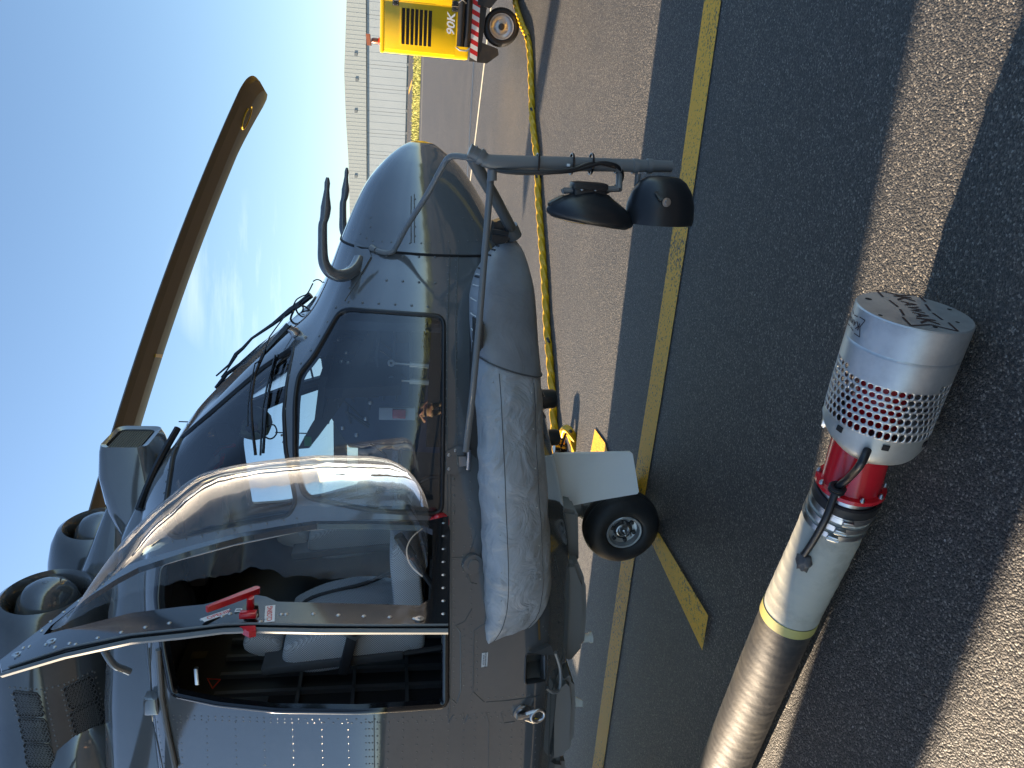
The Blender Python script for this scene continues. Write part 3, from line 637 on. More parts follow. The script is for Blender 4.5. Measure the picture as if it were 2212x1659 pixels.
# hinge rail with holes running up beside the air box
m = MB()
for (a, b) in (((384, 925), (300, 1100)),):
    pts = [onY(a[0]+(b[0]-a[0])*k/8-6*math.sin(k/8*3.14), a[1]+(b[1]-a[1])*k/8, -.12-.05*k) for k in range(9)]
    m.tube(pts, .02, 8)
m.build('roof_hinge_rail', BLACK, heli)
INR = P('inlet_dark', (.02, .021, .022), .4)
# deck fairing along the roof edge
dk = []
for x, zt, yo in ((.15, 2.96, .5), (-.05, 3.04, .62), (-.4, 3.10, .72), (-.9, 3.14, .80), (-1.6, 3.18, .84), (-4.5, 3.18, .84), (-7.6, 3.1, .7), (-9.2, 2.95, .4)):
    dk.append([(x, -yo-.08, 2.84), (x, -yo-.05, zt-.10), (x, -yo+.04, zt), (x, -yo+.16, zt+.03), (x, 0, zt+.05), (x, yo-.16, zt+.03), (x, yo-.04, zt), (x, yo+.05, zt-.10), (x, yo+.08, 2.84)])
V = [q for r in dk for q in r]; Fc = [(i*9+k, i*9+k+1, (i+1)*9+k+1, (i+1)*9+k) for i in range(len(dk)-1) for k in range(8)]+[tuple(range(9)), tuple(range(63, 72))]
deck = sharp(mesh('upper_deck', V, Fc, PAINT, heli), 60)
cowls = []
for sgn in (-1, 1):
    m = MB(); m.lathe([(.40, .0), (.40, .19), (.10, .185), (.02, .195), (0, .215), (.02, .245), (.10, .285), (.22, .315), (.38, .335), (.6, .355), (.85, .40), (1.1, .435), (4.2, .46), (6.0, .36), (6.6, .25)], (-.46, sgn*.375, 3.53), (-1, 0, 0), 56)
    c = m.build('engine_cowling', PAINTD, heli, True, 70); cowls.append(c)
    m = MB(); m.lathe([(-.035, 0.0), (-.03, .05), (-.01, .10), (.04, .14), (.12, .165), (.40, .172)], (-.44, sgn*.375, 3.53), (-1, 0, 0), 40); cn = m.build('inlet_dome', PAINTD, c)
    m = MB(); m.lathe([(-.037, .0), (-.039, .014), (-.012, .017)], (-.445, sgn*.375, 3.53), (-1, 0, 0), 16); m.build('dome_bolt', GAP, cn)
CB = BVHTree.FromObject(cowls[0], bpy.context.evaluated_depsgraph_get())
def chit(x, y): d = lray(x, y); p, n, i, _ = CB.ray_cast(LC, d, 40); return (p, n) if p else (None, None)
RIMM = P('grille_rim', (.12, .125, .13), .3, 0, .6)
for gq in ([(31, 1494), (80, 1500), (93, 1545), (41, 1545)], [(42, 1552), (96, 1556), (106, 1600), (52, 1600)], [(54, 1606), (106, 1612), (118, 1655), (60, 1655)],
           [(139, 1487), (196, 1459), (210, 1510), (152, 1532)], [(152, 1542), (212, 1512), (224, 1560), (164, 1588)], [(164, 1596), (228, 1566), (234, 1602), (174, 1640)]):
    A, B, C_, D_ = [Vector(q) for q in gq]; m = MB(); m2 = MB(); nu, nv = 7, 8
    for j in range(nv):
        for i in range(nu):
            u = (i+.5+(.5 if j % 2 else 0)*.9)/(nu+.4); v = (j+.5)/nv; q = (A*(1-u)+B*u)*(1-v)+(D_*(1-u)+C_*u)*v
            p, n = chit(q.x, q.y)
            if p is None: continue
            m2.lathe([(.004, .0001), (.004, .0150)], p, n, 8); m.lathe([(0, .0185), (.006, .0175), (.006, .0150), (0, .0145)], p, n, 8)
    if m.v:
        o = m2.build('grille', GAP, cowls[0], False); tag(m.build('hole_rim', RIMM, cowls[0], False), kind='stuff')
# cowling straps with rivets between the grilles
m = MB()
for l in ([(20, 1484), (90, 1490), (140, 1478), (200, 1450)], [(98, 1495), (122, 1600), (135, 1655)], [(134, 1490), (160, 1600), (170, 1640)], [(25, 1500), (50, 1600), (60, 1655)], [(205, 1452), (240, 1590)]):
    for q in dense(l, 11):
        p, n = chit(*q)
        if p is not None: m.dome(p, n, .007)
tag(m.build('cowling_rivet', RIVM, cowls[0], True, 80), kind='stuff')
# small scoop, hook rail and gutter
m = MB()
c0 = onY(165, 1645, -.72)
for k in range(1): m.lathe([(0, .001), (.02, .09), (.08, .16), (.2, .21), (.45, .22)], c0+Vector((.18, .12, 0)), (-1, -.02, .02), 28)
m.build('exhaust_scoop', PAINT, heli)
m = MB(); m.tube(catmull([onY(218, 1388, -.93), onY(228, 1410, -.95), onY(246, 1436, -.95), onY(268, 1446, -.93), onY(282, 1452, -.92)], 6), [.018]*24+[.012], 10); m.build('gutter_hook', PAINT, heli)
m = MB(); a, b = onY(349, 1500, -1.0), onY(370, 1659, -1.0)
pts, nn, _ = surf([(346, 1400), (352, 1500), (366, 1580), (382, 1655)], .012, 8); m.tube(pts, .014, 8); m.build('door_track', PAINTM, heli)
m = MB(); p, n = at_surf(338, 1512); m.box(p+n*.02, (.10, .07, .07), None, .012); m.build('track_stop', PAINT, heli)

# rotor: mast, head and four blades
m = MB(); m.lathe([(-1.2, .28), (-.5, .22), (0, .16), (.1, .2), (.25, .18), (.3, .02)], (-4, 0, 4.2), (0, 0, 1), 24); m.build('rotor_head', DARKP, heli)
m = MB(); m.lathe([(-4.0, .01), (-3.2, .36), (-1, .62), (2, .6), (4.5, .25)], (-4, 0, 3.25), (-1, 0, 0), 24); m.build('mast_fairing', PAINT, heli)
OLIVE = P('blade_olive', (.026, .026, .011), .45, 0, .4); TAN = P('blade_sunlit_edge', (.095, .078, .052), .5, 0, .4)  # tan edge strip: its sunlit look is put into the colour
bd = math.radians(37.2)
def bz(r): q = (r-.8)/7.35; return 4.40-.26*q-.86*q*q
def edges(r):
    lo, hi = -.32, .32
    if r < 1.9: lo, hi = -.32*(r-.7)/1.2, .32*(r-.7)/1.2
    if r > 7.45: hi += .11*((r-7.45)/.75)**1.3
    if r > 7.85: lo += .40*(1-math.sqrt(max(0, 1-((r-7.85)/.40)**2)))
    return lo, hi
def blade(ang, first):
    V = []; Fc = []; mats = []; rs = np.concatenate([np.linspace(.95, 7.4, 26), np.linspace(7.4, 8.25, 22)[1:]])
    prof = [(0, .004), (.12, -.030), (.40, -.066), (.62, -.052), (.85, -.022), (1, -.002), (.97, .012), (.7, .038), (.35, .058), (.08, .034)]
    n = len(prof)
    for r in rs:
        lo, hi = edges(r); z = bz(r); k_ = 1 if r > 1.8 else 1.5
        for u, h in prof: V.append((r, lo+(hi-lo)*u, z+h*k_+.03*(u-.5)))
    for i in range(len(rs)-1):
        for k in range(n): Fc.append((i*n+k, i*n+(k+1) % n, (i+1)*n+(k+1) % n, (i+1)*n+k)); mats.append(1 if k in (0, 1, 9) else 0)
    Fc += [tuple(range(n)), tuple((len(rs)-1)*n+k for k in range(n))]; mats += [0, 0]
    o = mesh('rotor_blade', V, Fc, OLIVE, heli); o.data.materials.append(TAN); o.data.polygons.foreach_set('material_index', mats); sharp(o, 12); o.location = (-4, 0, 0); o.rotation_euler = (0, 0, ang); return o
for k in range(4):
    b_ = blade(bd+k*math.pi/2, k == 0)
    if k == 0: B0 = b_
B0['label'] = 'drooping blade that reaches forward across the sky'
for r in (4.9, 2.7):
    m = MB(); m.prism([(r-.05, -.08, bz(r)-.073), (r-.015, -.08, bz(r)-.073), (r+.075, .17, bz(r)-.052), (r+.04, .17, bz(r)-.052)], (0, 0, .010)); m.build('yellow_mark', YELP, B0, False)
m = MB()
for q in range(18):
    a0 = q/18*5.2; a1 = (q+1)/18*5.2
    m.tube([(7.72+.15*math.cos(a0), -.02+.07*math.sin(a0), bz(7.72+.15*math.cos(a0))-.070), (7.72+.15*math.cos(a1), -.02+.07*math.sin(a1), bz(7.72+.15*math.cos(a1))-.070)], .008, 4)
m.build('tip_ring_mark', YELP, B0, False)

# ------------------------------------------------------------------ open cockpit door, standing square to the hull
DH = Vector((.47, -1.235, 0)); DD = Vector((.14, -.99, 0)).normalized(); DN = Vector((.99, .14, 0)).normalized(); DZ = Vector((0, 0, 1))
def dpt(x, y, off=0.0):                                    # picture point -> (distance from hinge, height)
    d = lray(x, y); h = 0.0
    for _ in range(14):
        p0 = DH+DN*(off+h); q = LC+d*((p0-LC).dot(DN)/d.dot(DN)); h += .6*(hz(q.z)-h)
    return ((q-DH).dot(DD), q.z)
def hz(z): return -.30*max(0.0, z-1.95)**2                  # the door leans inboard towards the roof
def dp3(a, z, h=0.0): return DH+DD*a+DZ*z+DN*(h+hz(z))
OUT = [(969, 1120), (969, 1200), (969, 1290), (968, 1362), (830, 1363), (690, 1362), (540, 1359), (483, 1361), (398, 1372), (284, 1384), (142, 1415), (4, 1456), (0, 1432), (120, 1340), (253, 1236), (300, 1218), (416, 1184), (520, 1157), (601, 1143), (678, 1131), (800, 1131), (912, 1133)]
INN = [(934, 1150), (934, 1230), (930, 1300), (906, 1315), (760, 1311), (599, 1307), (575, 1296), (540, 1290), (500, 1298), (440, 1313), (397, 1317), (284, 1331), (185, 1356), (94, 1378), (110, 1358), (180, 1303), (255, 1255), (299, 1232), (416, 1194), (520, 1166), (601, 1151), (678, 1138), (800, 1138), (912, 1141)]
oa = [dpt(*q) for q in dense(OUT+[OUT[0]], 20)[:-1]]; ia = [dpt(*q) for q in dense(INN+[INN[0]], 10)[:-1]]
door = mesh('cockpit_door', [dp3(0, 1.4), dp3(.001, 1.4), dp3(0, 1.401)], [(0, 1, 2)], BLACK, heli, False)
door['label'] = 'open door with a bulged clear window and black edge'
r = delaunay_2d_cdt([Vector(q) for q in oa+ia], [(i, (i+1) % len(oa)) for i in range(len(oa))]+[(len(oa)+i, len(oa)+(i+1) % len(ia)) for i in range(len(ia))], [], 1, 1e-6)
iap = np.array(ia); oap = np.array(oa); vv = [(v.x, v.y) for v in r[0]]
ff = [f for f in r[2] if not pip(iap, sum(vv[i][0] for i in f)/3, sum(vv[i][1] for i in f)/3)]
def curve_in(a, z): return -.10*max(0, z-1.9)**2*.0         # the plate is flat within a few millimetres
k = len(vv); V = [dp3(a, z, .012) for a, z in vv]+[dp3(a, z, -.012) for a, z in vv]; Fc = [tuple(f) for f in ff]+[tuple(i+k for i in f[::-1]) for f in ff]
no, ni = len(oa), len(ia)
Fc += [(i, (i+1) % no, k+(i+1) % no, k+i) for i in range(no)]+[(no+i, no+(i+1) % ni, k+no+(i+1) % ni, k+no+i) for i in range(ni)]
sharp(mesh('door_frame', V, Fc, BLACK, door), 30)
# bulged acrylic window
def pdist(p, poly):
    a = poly; b = np.roll(poly, -1, 0); ab = b-a; t = np.clip(((p-a)*ab).sum(1)/np.maximum((ab**2).sum(1), 1e-12), 0, 1); return float(np.sqrt((((a+ab*t[:, None])-p)**2).sum(1)).min())
pts = list(ia); lo = iap.min(0); hi = iap.max(0)
a_ = lo[0]
while a_ < hi[0]:
    z_ = lo[1]
    while z_ < hi[1]:
        if pip(iap, a_, z_) and pdist(np.array((a_, z_)), iap) > .007: pts.append((a_+random.uniform(-.002, .002), z_+random.uniform(-.002, .002)))
        z_ += .021
    a_ += .021
dd_ = np.linspace(0, 2*math.pi, 1)
for off in (.010, .024):                                    # closer rows by the rim
    for i in range(len(ia)):
        p = Vector(ia[i]); q = Vector(ia[(i+1) % len(ia)]); t = (q-p); 
        if t.length < 1e-6: continue
        for sg in (-1, 1):
            c = (p+q)/2+Vector((-t.y, t.x)).normalized()*off*sg
            if pip(iap, c.x, c.y) and abs(pdist(np.array((c.x, c.y)), iap)-off) < .002: pts.append((c.x, c.y))
r = delaunay_2d_cdt([Vector(q) for q in pts], [(i, (i+1) % ni) for i in range(ni)], [], 1, 1e-5)
def bulge(a, z):
    d = pdist(np.array((a, z)), iap); u = min(d/.27, 1.0); h = .37*math.sqrt(max(0, 1-(1-u)**2))
    return h*min(1, max(0, (2.76-z)/.42)**.6 if z < 2.76 else 0)
V = [dp3(v.x, v.y, .013+bulge(v.x, v.y)) for v in r[0]]
bub = mesh('bubble_window', V, [tuple(f) for f in r[2]], ACRYL, door)
fixn(bub)
mod = bub.modifiers.new('smooth', 'SMOOTH'); mod.factor = .5; mod.iterations = 14
def dlift(path, off, step=14): return [dp3(*dpt(x, y, off), off) for x, y in dense(path, step)]
m = MB(); m.tube(catmull([dp3(*dpt(*q, .03), .03) for q in ((912, 1142), (893, 1158), (880, 1180), (880, 1203), (890, 1225), (912, 1245))], 5), .003, 6); m.build('sliding_vent', P('acrylic_edge', (.75, .68, .55), .15, 0, .8), bub)
m = MB(); L1 = [(968, 1350), (830, 1351), (690, 1350), (540, 1347), (483, 1349), (398, 1359), (284, 1371), (142, 1400), (20, 1440)]
m.tube(dlift(L1, .016), .004, 6); m.tube(dlift([(968, 1364), (690, 1364), (540, 1361), (483, 1363), (398, 1374), (284, 1386), (142, 1417), (6, 1457)], .004), .009, 6); m.build('edge_seal', P('seal_strip', (.16, .17, .17), .4), door)
m = MB()
pth = L1[:-1]
FAST = [(895, 1336), (842, 1333), (786, 1331), (731, 1329), (677, 1326), (608, 1327), (618, 1327), (562, 1343), (575, 1340), (497, 1326), (480, 1331), (448, 1336), (436, 1338), (366, 1346), (314, 1355), (262, 1366), (211, 1378), (163, 1392), (150, 1390), (118, 1398), (99, 1392), (63, 1396), (50, 1399), (90, 1362), (110, 1342), (138, 1322), (170, 1298), (205, 1276), (222, 1262), (236, 1250), (35, 1412)]
FAST += [(958, 1130+k*28) for k in range(8)]
for q in FAST: a, z = dpt(*q, .012); m.dome(dp3(a, z, .012), DN, .008, .5)
tag(m.build('fastener', FASTM, door, True, 80), kind='stuff')
for q in ((906, 1338), (243, 1240), (112, 1386), (37, 1414)):
    m = MB(); a, z = dpt(*q, .012); m.lathe([(0, .016), (.004, .015), (.005, .006), (.009, .005), (.009, 0)], dp3(a, z, .012), DN, 18); m.build('latch_disc', STEEL, door)
# red release handle with placards
hnd = MB(); A = dp3(*dpt(446, 1316, .09), .09); B = dp3(*dpt(556, 1274, .075), .075)
ax = (B-A).normalized(); up = DN.cross(ax).normalized(); R_ = Matrix((ax, up, ax.cross(up))).transposed()
pr = [A-up*.006, A+ax*.03-up*.008, B-up*.012, B+ax*.006-up*.006, B+ax*.006+up*.006, B+up*.012, A+ax*.03+up*.007, A+up*.004]
hnd.prism([q-DN*.009 for q in pr], DN*.018)
ho = hnd.build('emergency_handle', RED, door, True, 50)
m = MB(); c0 = dp3(*dpt(541, 1322, .012), .012); c1 = dp3(*dpt(541, 1287, .075), .07); m.tube([c0, c1], [.013, .011], 16); m.build('handle_shaft', RED, ho)
m = MB(); m.tube([c0-DN*.004, c0+(c1-c0)*.32], [.026, .024], 16); m.build('shaft_collar', BLACK, ho)
a, z = dpt(536, 1327, .03); m = MB(); m.box(dp3(a, z, .03), (.028, .05, .018), Matrix((DD, DZ, DN)).transposed(), .004); m.build('release_catch', RED, ho)
a, z = dpt(538, 1367, 0); m = MB(); m.prism([dp3(*dpt(*q, 0), -.006) for q in ((518, 1362), (552, 1360), (553, 1371), (538, 1374), (530, 1370))], DN*.02); m.build('inner_catch', RED, ho)
def placard(x, y, w, h, ang, body, ink, size):
    a, z = dpt(x, y, .014); c = dp3(a, z, .0135); X_ = -DD*math.cos(ang)+DZ*math.sin(ang); U_ = DN.cross(X_)
    m = MB(); m.box(c, (w, h, .0012), Matrix((X_, U_, DN)).transposed()); o = m.build('placard', PLATEW, door, False)
    if body: text_mesh('lettering', body, size, ink, o, frame(c+DN*.0009, X_, U_), .0002, bold=.0003)
placard(480, 1325, .125, .026, math.radians(-52), 'OPENING', INKR, .022)
placard(583, 1325, .105, .030, math.radians(8), 'CLOSING', INKR, .022)
placard(516, 1318, .022, .022, 0, '0', INK, .02); placard(545, 1331, .03, .03, 0, '\u21BA', INK, .03)

# ------------------------------------------------------------------ cockpit interior
IN1 = P('cockpit_black', (.018, .019, .021), .55); IN2 = P('cockpit_grey', (.07, .075, .08), .5); IN3 = P('panel_grey', (.16, .17, .18), .5, noise=(8, (.12, .13, .14), .4, .7))
m = MB(); m.box((.25, 0, 1.29), (2.1, 2.1, .04)); m.build('cockpit_floor', IN1, heli, False)
m = MB(); m.prism([(-.95, -.62, 1.28), (-.95, -1.16, 1.28), (-.95, -1.19, 1.72), (-.95, -.88, 2.78), (-.95, -.5, 2.86), (-.95, .5, 2.86), (-.95, .9, 2.78), (-.95, 1.2, 1.75), (-.95, 1.16, 1.28), (-.95, .62, 1.28)], (-.04, 0, 0)); bkh = m.build('rear_bulkhead', IN1, heli, False)
m = MB()
for k in range(6): m.box((-.93, -.86+k*.15, 1.95), (.03, .025, 1.3))
for k in range(2): m.box((-.93, -1.02+k*.06, 1.75), (.03, .02, .9))
for k in range(3): m.box((-.925, -.55, 1.55+k*.30), (.02, .9, .02))
m.build('bulkhead_rib', IN2, bkh, False)
m = MB(); m.box((-.915, -.85, 2.42), (.03, .16, .24)); m.build('placard_panel', P('dark_panel', (.03, .032, .034), .4), bkh, False)
tri = [onX(459, 1487, -.89), onX(476, 1468, -.89), onX(448, 1466, -.89)]
c_ = sum(tri, Vector())/3; ts = MB(); ts.tube([tri[0], tri[1], tri[2], tri[0]], .004, 6); ts.build('red_triangle', P('red_ink', (.7, .05, .02), .5), bkh)
p_ = onX(430, 1415, -.89); m = MB(); m.box(p_, (.004, .06, .085)); m.build('data_plate', P('olive_plate', (.09, .08, .04), .5), bkh, False)
m = MB(); q0, q1 = onY(425, 1460, -1.0), onY(417, 1478, -1.0); m.box(q0, (.10, .02, .02), None, .006); m.build('window_catch', STEEL, bkh, True)
# side jamb rails seen through the doorway
for (xx, yy, lab) in (((372, 1180), (386, 1490), 0),):
    pass
def seat(yc, name):
    so_ = empty(name, (0, 0, 0)); so_.parent = heli
    def side(path, w, mat, nm, par, y0=yc, rnd=.03, seg=5):
        pts = catmull([(p[0], 0, p[1]) for p in path], 5, True); n = len(pts); cx = sum(p.x for p in pts)/n; cz = sum(p.z for p in pts)/n; rings = []
        for yy, s_ in ((-w/2, .80), (-w/2+rnd*.4, .93), (-w/2+rnd, .985), (-w*.2, 1.0), (w*.2, 1.0), (w/2-rnd, .985), (w/2-rnd*.4, .93), (w/2, .80)):
            rings.append([(cx+(p.x-cx)*s_, y0+yy, cz+(p.z-cz)*s_) for p in pts])
        V, Fc = loftrings(rings); return sharp(mesh(nm, V, Fc, mat, par), 60)
    bk_ = side([(-.50, 1.52), (-.44, 1.75), (-.47, 2.0), (-.55, 2.18), (-.60, 2.22), (-.68, 2.21), (-.74, 2.1), (-.72, 1.9), (-.66, 1.65), (-.60, 1.5)], .50, SEATM, 'backrest', so_)
    side([(-.60, 1.46), (-.1, 1.50), (.02, 1.53), (.06, 1.60), (.0, 1.66), (-.25, 1.645), (-.5, 1.62), (-.62, 1.58)], .50, SEATM, 'seat_cushion', so_)
    side([(-.62, 2.24), (-.57, 2.32), (-.58, 2.42), (-.65, 2.44), (-.70, 2.36), (-.70, 2.25)], .28, SEATM, 'headrest', so_)
    mb = MB(); mb.box((-.66, yc, 1.95), (.05, .54, .75), Matrix.Rotation(math.radians(-5), 3, 'Y'), .015); mb.build('seat_shell', IN2, so_)
    mb = MB()
    for s_ in (-1, 1):
        mb.box((-.30, yc+s_*.20, 1.385), (.5, .05, .13)); mb.tube([(-.6, yc+s_*.24, 1.35), (-.72, yc+s_*.24, 2.3)], .018, 8)
    mb.build('seat_rail', IN1, so_)
    sg = -1 if yc < 0 else 1
    mb = MB(); mb.box((-.52, yc+sg*.30, 1.86), (.34, .06, .055), Matrix.Rotation(math.radians(12), 3, 'Y'), .015); mb.build('armrest', IN1, so_)
    mb = MB(); mb.prism([(-.36, yc+sg*.325, 1.79), (-.36, yc+sg*.325, 1.87), (-.42, yc+sg*.325, 1.90), (-.46, yc+sg*.325, 1.83), (-.42, yc+sg*.325, 1.78)], (0, sg*.012, 0)); mb.lathe([(0, .022), (.02, .02), (.024, .01), (.024, 0)], (-.40, yc+sg*.335, 1.835), (0, sg, 0), 20); mb.build('armrest_bracket', STEEL, so_)
    mb = MB(); mb.tube([(-.36, yc+sg*.25, 1.72), (-.36, yc+sg*.33, 1.72)], .035, 16); mb.build('adjuster_knob', IN1, so_)
    mb = MB(); 
    for s_ in (-.1, .1): mb.tube(catmull([(-.60, yc+s_, 2.2), (-.50, yc+s_*1.1, 2.1), (-.42, yc+s_*1.2, 1.8), (-.38, yc+s_*1.6, 1.66)], 5), .012, 6)
    mb.build('harness', IN1, so_)
seat(-.56, 'pilot_seat'); seat(.56, 'pilot_seat')
# instrument panel, glare shield, centre console, sticks, pedals
m = MB(); m.prism([(.86, -.76, 1.62), (.84, -.76, 1.9), (.82, -.7, 1.99), (.82, .7, 1.99), (.84, .76, 1.9), (.86, .76, 1.62)], (.05, 0, 0)); ip = m.build('instrument_panel', IN1, heli, False)
m = MB(); m.prism([(.72, -.74, 2.0), (.92, -.66, 1.98), (.92, .66, 1.98), (.72, .74, 2.0)], (0, 0, .035)); m.build('glare_shield', IN1, ip, False)
for k in range(5):
    m = MB(); m.box((.825, -.58+k*.29, 1.83), (.02, .20, .20), None, .006); d_ = m.build('display', BLACK, ip)
m = MB(); m.box((.25, 0, 1.45), (1.1, .34, .32), None, .02); cs = m.build('centre_console', IN2, heli)
m = MB()
for i in range(6):
    for j in range(3): m.box((.0+i*.13, -.09+j*.09, 1.615), (.09, .06, .02), None, .004)
m.build('control_block', IN1, cs)
for sg in (-1, 1):
    m = MB(); m.tube(catmull([(.30, sg*.56, 1.3), (.32, sg*.56, 1.45), (.24, sg*.56, 1.6), (.26, sg*.56, 1.74)], 5), [.014]*10+[.014]*6, 8); m.box((.26, sg*.56, 1.79), (.05, .05, .11), None, .015); m.build('cyclic_stick', IN1, heli)
    m = MB(); m.tube([(-.3, sg*.86, 1.35), (.02, sg*.86, 1.55)], .016, 8); m.tube([(.02, sg*.86, 1.55), (.14, sg*.86, 1.62)], .026, 8); m.build('collective_lever', IN1, heli)
# pedal dampers, bulkhead boxes and wiring in the nose bay
def rod(x0, y0, x1, y1, yy, r0, mat, nm, par=heli, r1=None):
    m = MB(); m.tube([onY(x0, y0, yy), onY(x1, y1, yy)], [r0, r1 or r0], 12); return m.build(nm, mat, par)
SILV = P('satin_metal', (.62, .63, .62), .35, .8)
for dy in (0, 36):
    o = rod(848, 785+dy, 885, 787+dy, -.62, .006, SILV, 'damper_rod'); rod(885, 787+dy, 926, 790+dy, -.62, .016, SILV, 'damper_body', o)
    m = MB(); c = onY(845, 784+dy, -.62); m.lathe([(-.006, .008), (-.006, .018), (.006, .018), (.006, .008), (-.006, .008)], c, (0, 1, 0), 16); m.build('damper_eye', SILV, o)
m = MB(); sp = [(824, 683), (812, 730), (792, 785), (760, 840), (725, 893), (690, 940), (668, 968), (644, 970), (672, 920), (706, 865), (738, 815), (768, 765), (792, 722)]
m.prism([onY(x, y, -.42) for x, y in sp], (0, .03, 0)); m.build('nose_strut', P('strut_black', (.006, .006, .007), .6), heli, False)
m = MB(); m.prism([(1.28, -.30, 1.30), (1.24, -.30, 2.0), (1.0, -.30, 2.06), (.84, -.30, 2.04), (.60, -.30, 2.02), (.38, -.30, 1.90), (.34, -.30, 1.30)], (0, .04, 0))
m.build('bay_side_panel', P('bay_panel_sky_blue', (.045, .07, .13), .5, noise=(5, (.03, .05, .10), .4, .7)), heli, False)  # blue of the mirrored sky put into the colour; panel extended to block far-side light
m = MB(); m.prism([(1.26, -.306, 1.30), (1.26, -.306, 1.47), (.40, -.306, 1.47), (.40, -.306, 1.30)], (0, -.03, 0)); m.build('bay_sill', IN1, heli, False)
m = MB()
for k in range(7):
    a = Vector((1.2-.07*k, -.305, 1.98-.03*(k % 3))); m.tube(catmull([a, a+Vector((-.02, -.02, -.12)), a+Vector((.04, -.01, -.2)), a+Vector((-.05, -.02, -.33))], 5), .006, 6)
m.build('loom', P('loom_dark', (.03, .03, .035), .5), heli)
for (bx, bz, bw, bh) in ((1.12, 1.83, .10, .09), (.98, 1.90, .08, .12), (.86, 1.80, .12, .08), (.75, 1.90, .07, .10), (1.08, 1.62, .14, .07)):
    m = MB(); m.box((bx, -.33, bz), (bw, .05, bh), None, .008); m.build('avionics_box', IN2, heli)
m = MB(); m.box((1.16, 0, 1.66), (.05, 1.2, .62), None, .01)
for k in range(4): m.tube([(1.1, -.5+.02*k, 1.5+.08*k), (.95, -.45, 1.48+.09*k), (.7, -.4, 1.5+.07*k)], .008, 6)
fb_ = m.build('front_bulkhead', IN3, heli)
m = MB()
random.seed(11)
for k in range(9):
    a = (random.uniform(700, 800), random.uniform(720, 960)); b = (a[0]+random.uniform(-50, 50), a[1]+random.uniform(-60, 60)); c = (b[0]+random.uniform(-40, 60), b[1]+random.uniform(10, 50))
    m.tube(catmull([onY(*a, -.35), onY(*b, -.42), onY(*c, -.3)], 6), .006, 6)
m.build('wiring', P('wire_grey', (.10, .10, .10), .6), heli)
m = MB()
for x, y in ((733, 733), (748, 763), (738, 782), (752, 785), (770, 690), (790, 905), (770, 940), (740, 925), (800, 870)): m.dome(onY(x, y, -.5), (0, -1, 0), .014, .4)
tag(m.build('panel_stud', FASTM, heli, True, 80), kind='stuff')
m = MB(); m.box(onY(858, 893, -.5), (.07, .02, .19), None, .004); b_ = m.build('first_aid_box', P('box_white', (.6, .6, .6), .5), heli)
m = MB(); m.box(onY(862, 893, -.52)+Vector((0, -.005, 0)), (.05, .02, .07), None, .004); m.build('box_mark', RED, b_)
m = MB(); m.box(onY(665, 953, -.66), (.05, .008, .035)); gt_ = m.build('green_tag', P('green_tag', (.02, .26, .06), .5), heli, False)
m = MB(); m.tube([onY(505, 962, -.05), onY(478, 965, .1), onY(440, 1010, .2)], .013, 10); m.tube([onY(482, 982, 0), onY(478, 1000, .05), onY(440, 1030, .1)], .013, 10); m.build('engine_lever', RED, heli)
m = MB(); m.box((-.05, .99, 1.62), (.95, .03, .60), None, .01); m.box((-.05, 1.0, 2.05), (.8, .03, .10), None, .01); m.build('port_door_trim', P('door_trim_grey', (.42, .44, .46), .5), heli, False)
m = MB(); m.box((-.2, 0, 2.78), (.7, .5, .10), None, .03); oh = m.build('overhead_panel', IN2, heli)
# red covered latch below the door hinge
cc, nn_ = at_surf(950, 1128, .0)
m = MB(); m.lathe([(.0, .045), (.02, .044), (.045, .028), (.07, .022), (.085, .012), (.088, 0)], cc, nn_*.7+Vector((.5, 0, .35)), 24); m.box(cc+Vector((.0, -.02, .02)), (.05, .02, .07), Matrix.Rotation(.5, 3, 'Y'), .006); m.build('latch_cover', RED, heli)

# ------------------------------------------------------------------ wipers, probes, cable loops on the nose
def lift(path, off, step=10):
    pts, _, _ = surf(path, 0, step); n = len(pts)
    _, nn, _ = surf(path, 0, step); offs = off if hasattr(off, '__len__') else [off]*2
    return [p+q*(offs[0]+(offs[-1]-offs[0])*i/max(1, n-1)) for i, (p, q) in enumerate(zip(pts, nn))]
wp = MB(); wp.tube(lift([(637, 718), (612, 748), (583, 778)], (.05, .07)), [.022]*3+[.017]*8, 8) if False else None
pts = lift([(640, 716), (612, 746), (583, 778), (567, 820), (560, 874), (562, 930), (566, 985)], (.045, .05)); n = len(pts)
wp.tube(pts, [max(.007, .022-.04*i/n) for i in range(n)], 8); w1 = wp.build('wiper_arm', BLACK, heli)
wp = MB(); pts = lift([(607, 772), (598, 800), (588, 850), (580, 910), (574, 980)], .02); wp.tube(pts, .007, 6); pts = lift([(606, 776), (592, 830), (580, 890), (572, 985)], .035); wp.tube(pts, .005, 6)
for q in ((592, 815), (584, 860), (577, 915)): pass
wp.build('wiper_blade', BLACK, w1)
wp = MB(); wp.tube(lift([(633, 700), (600, 745), (585, 790), (570, 800), (562, 840), (556, 890), (555, 930)], (.06, .055)), .0035, 6); wp.build('washer_hose', CABLEB, w1)
cc, nn_ = at_surf(641, 722); wp = MB(); wp.lathe([(0, .026), (.02, .026), (.03, .018), (.05, .018)], cc, nn_, 16); wp.build('wiper_spindle', STEEL, w1)
def farpts(L, yy): return [onY(x, y, yy) for x, y in L]
wp = MB(); pts = farpts([(672, 637), (650, 655), (629, 669), (590, 700), (544, 731), (525, 752), (510, 765), (495, 788), (467, 812)], .22); wp.tube(pts, [.02, .018, .018, .011, .008, .01, .012, .007, .005], 8); w2 = wp.build('wiper_arm', BLACK, heli)
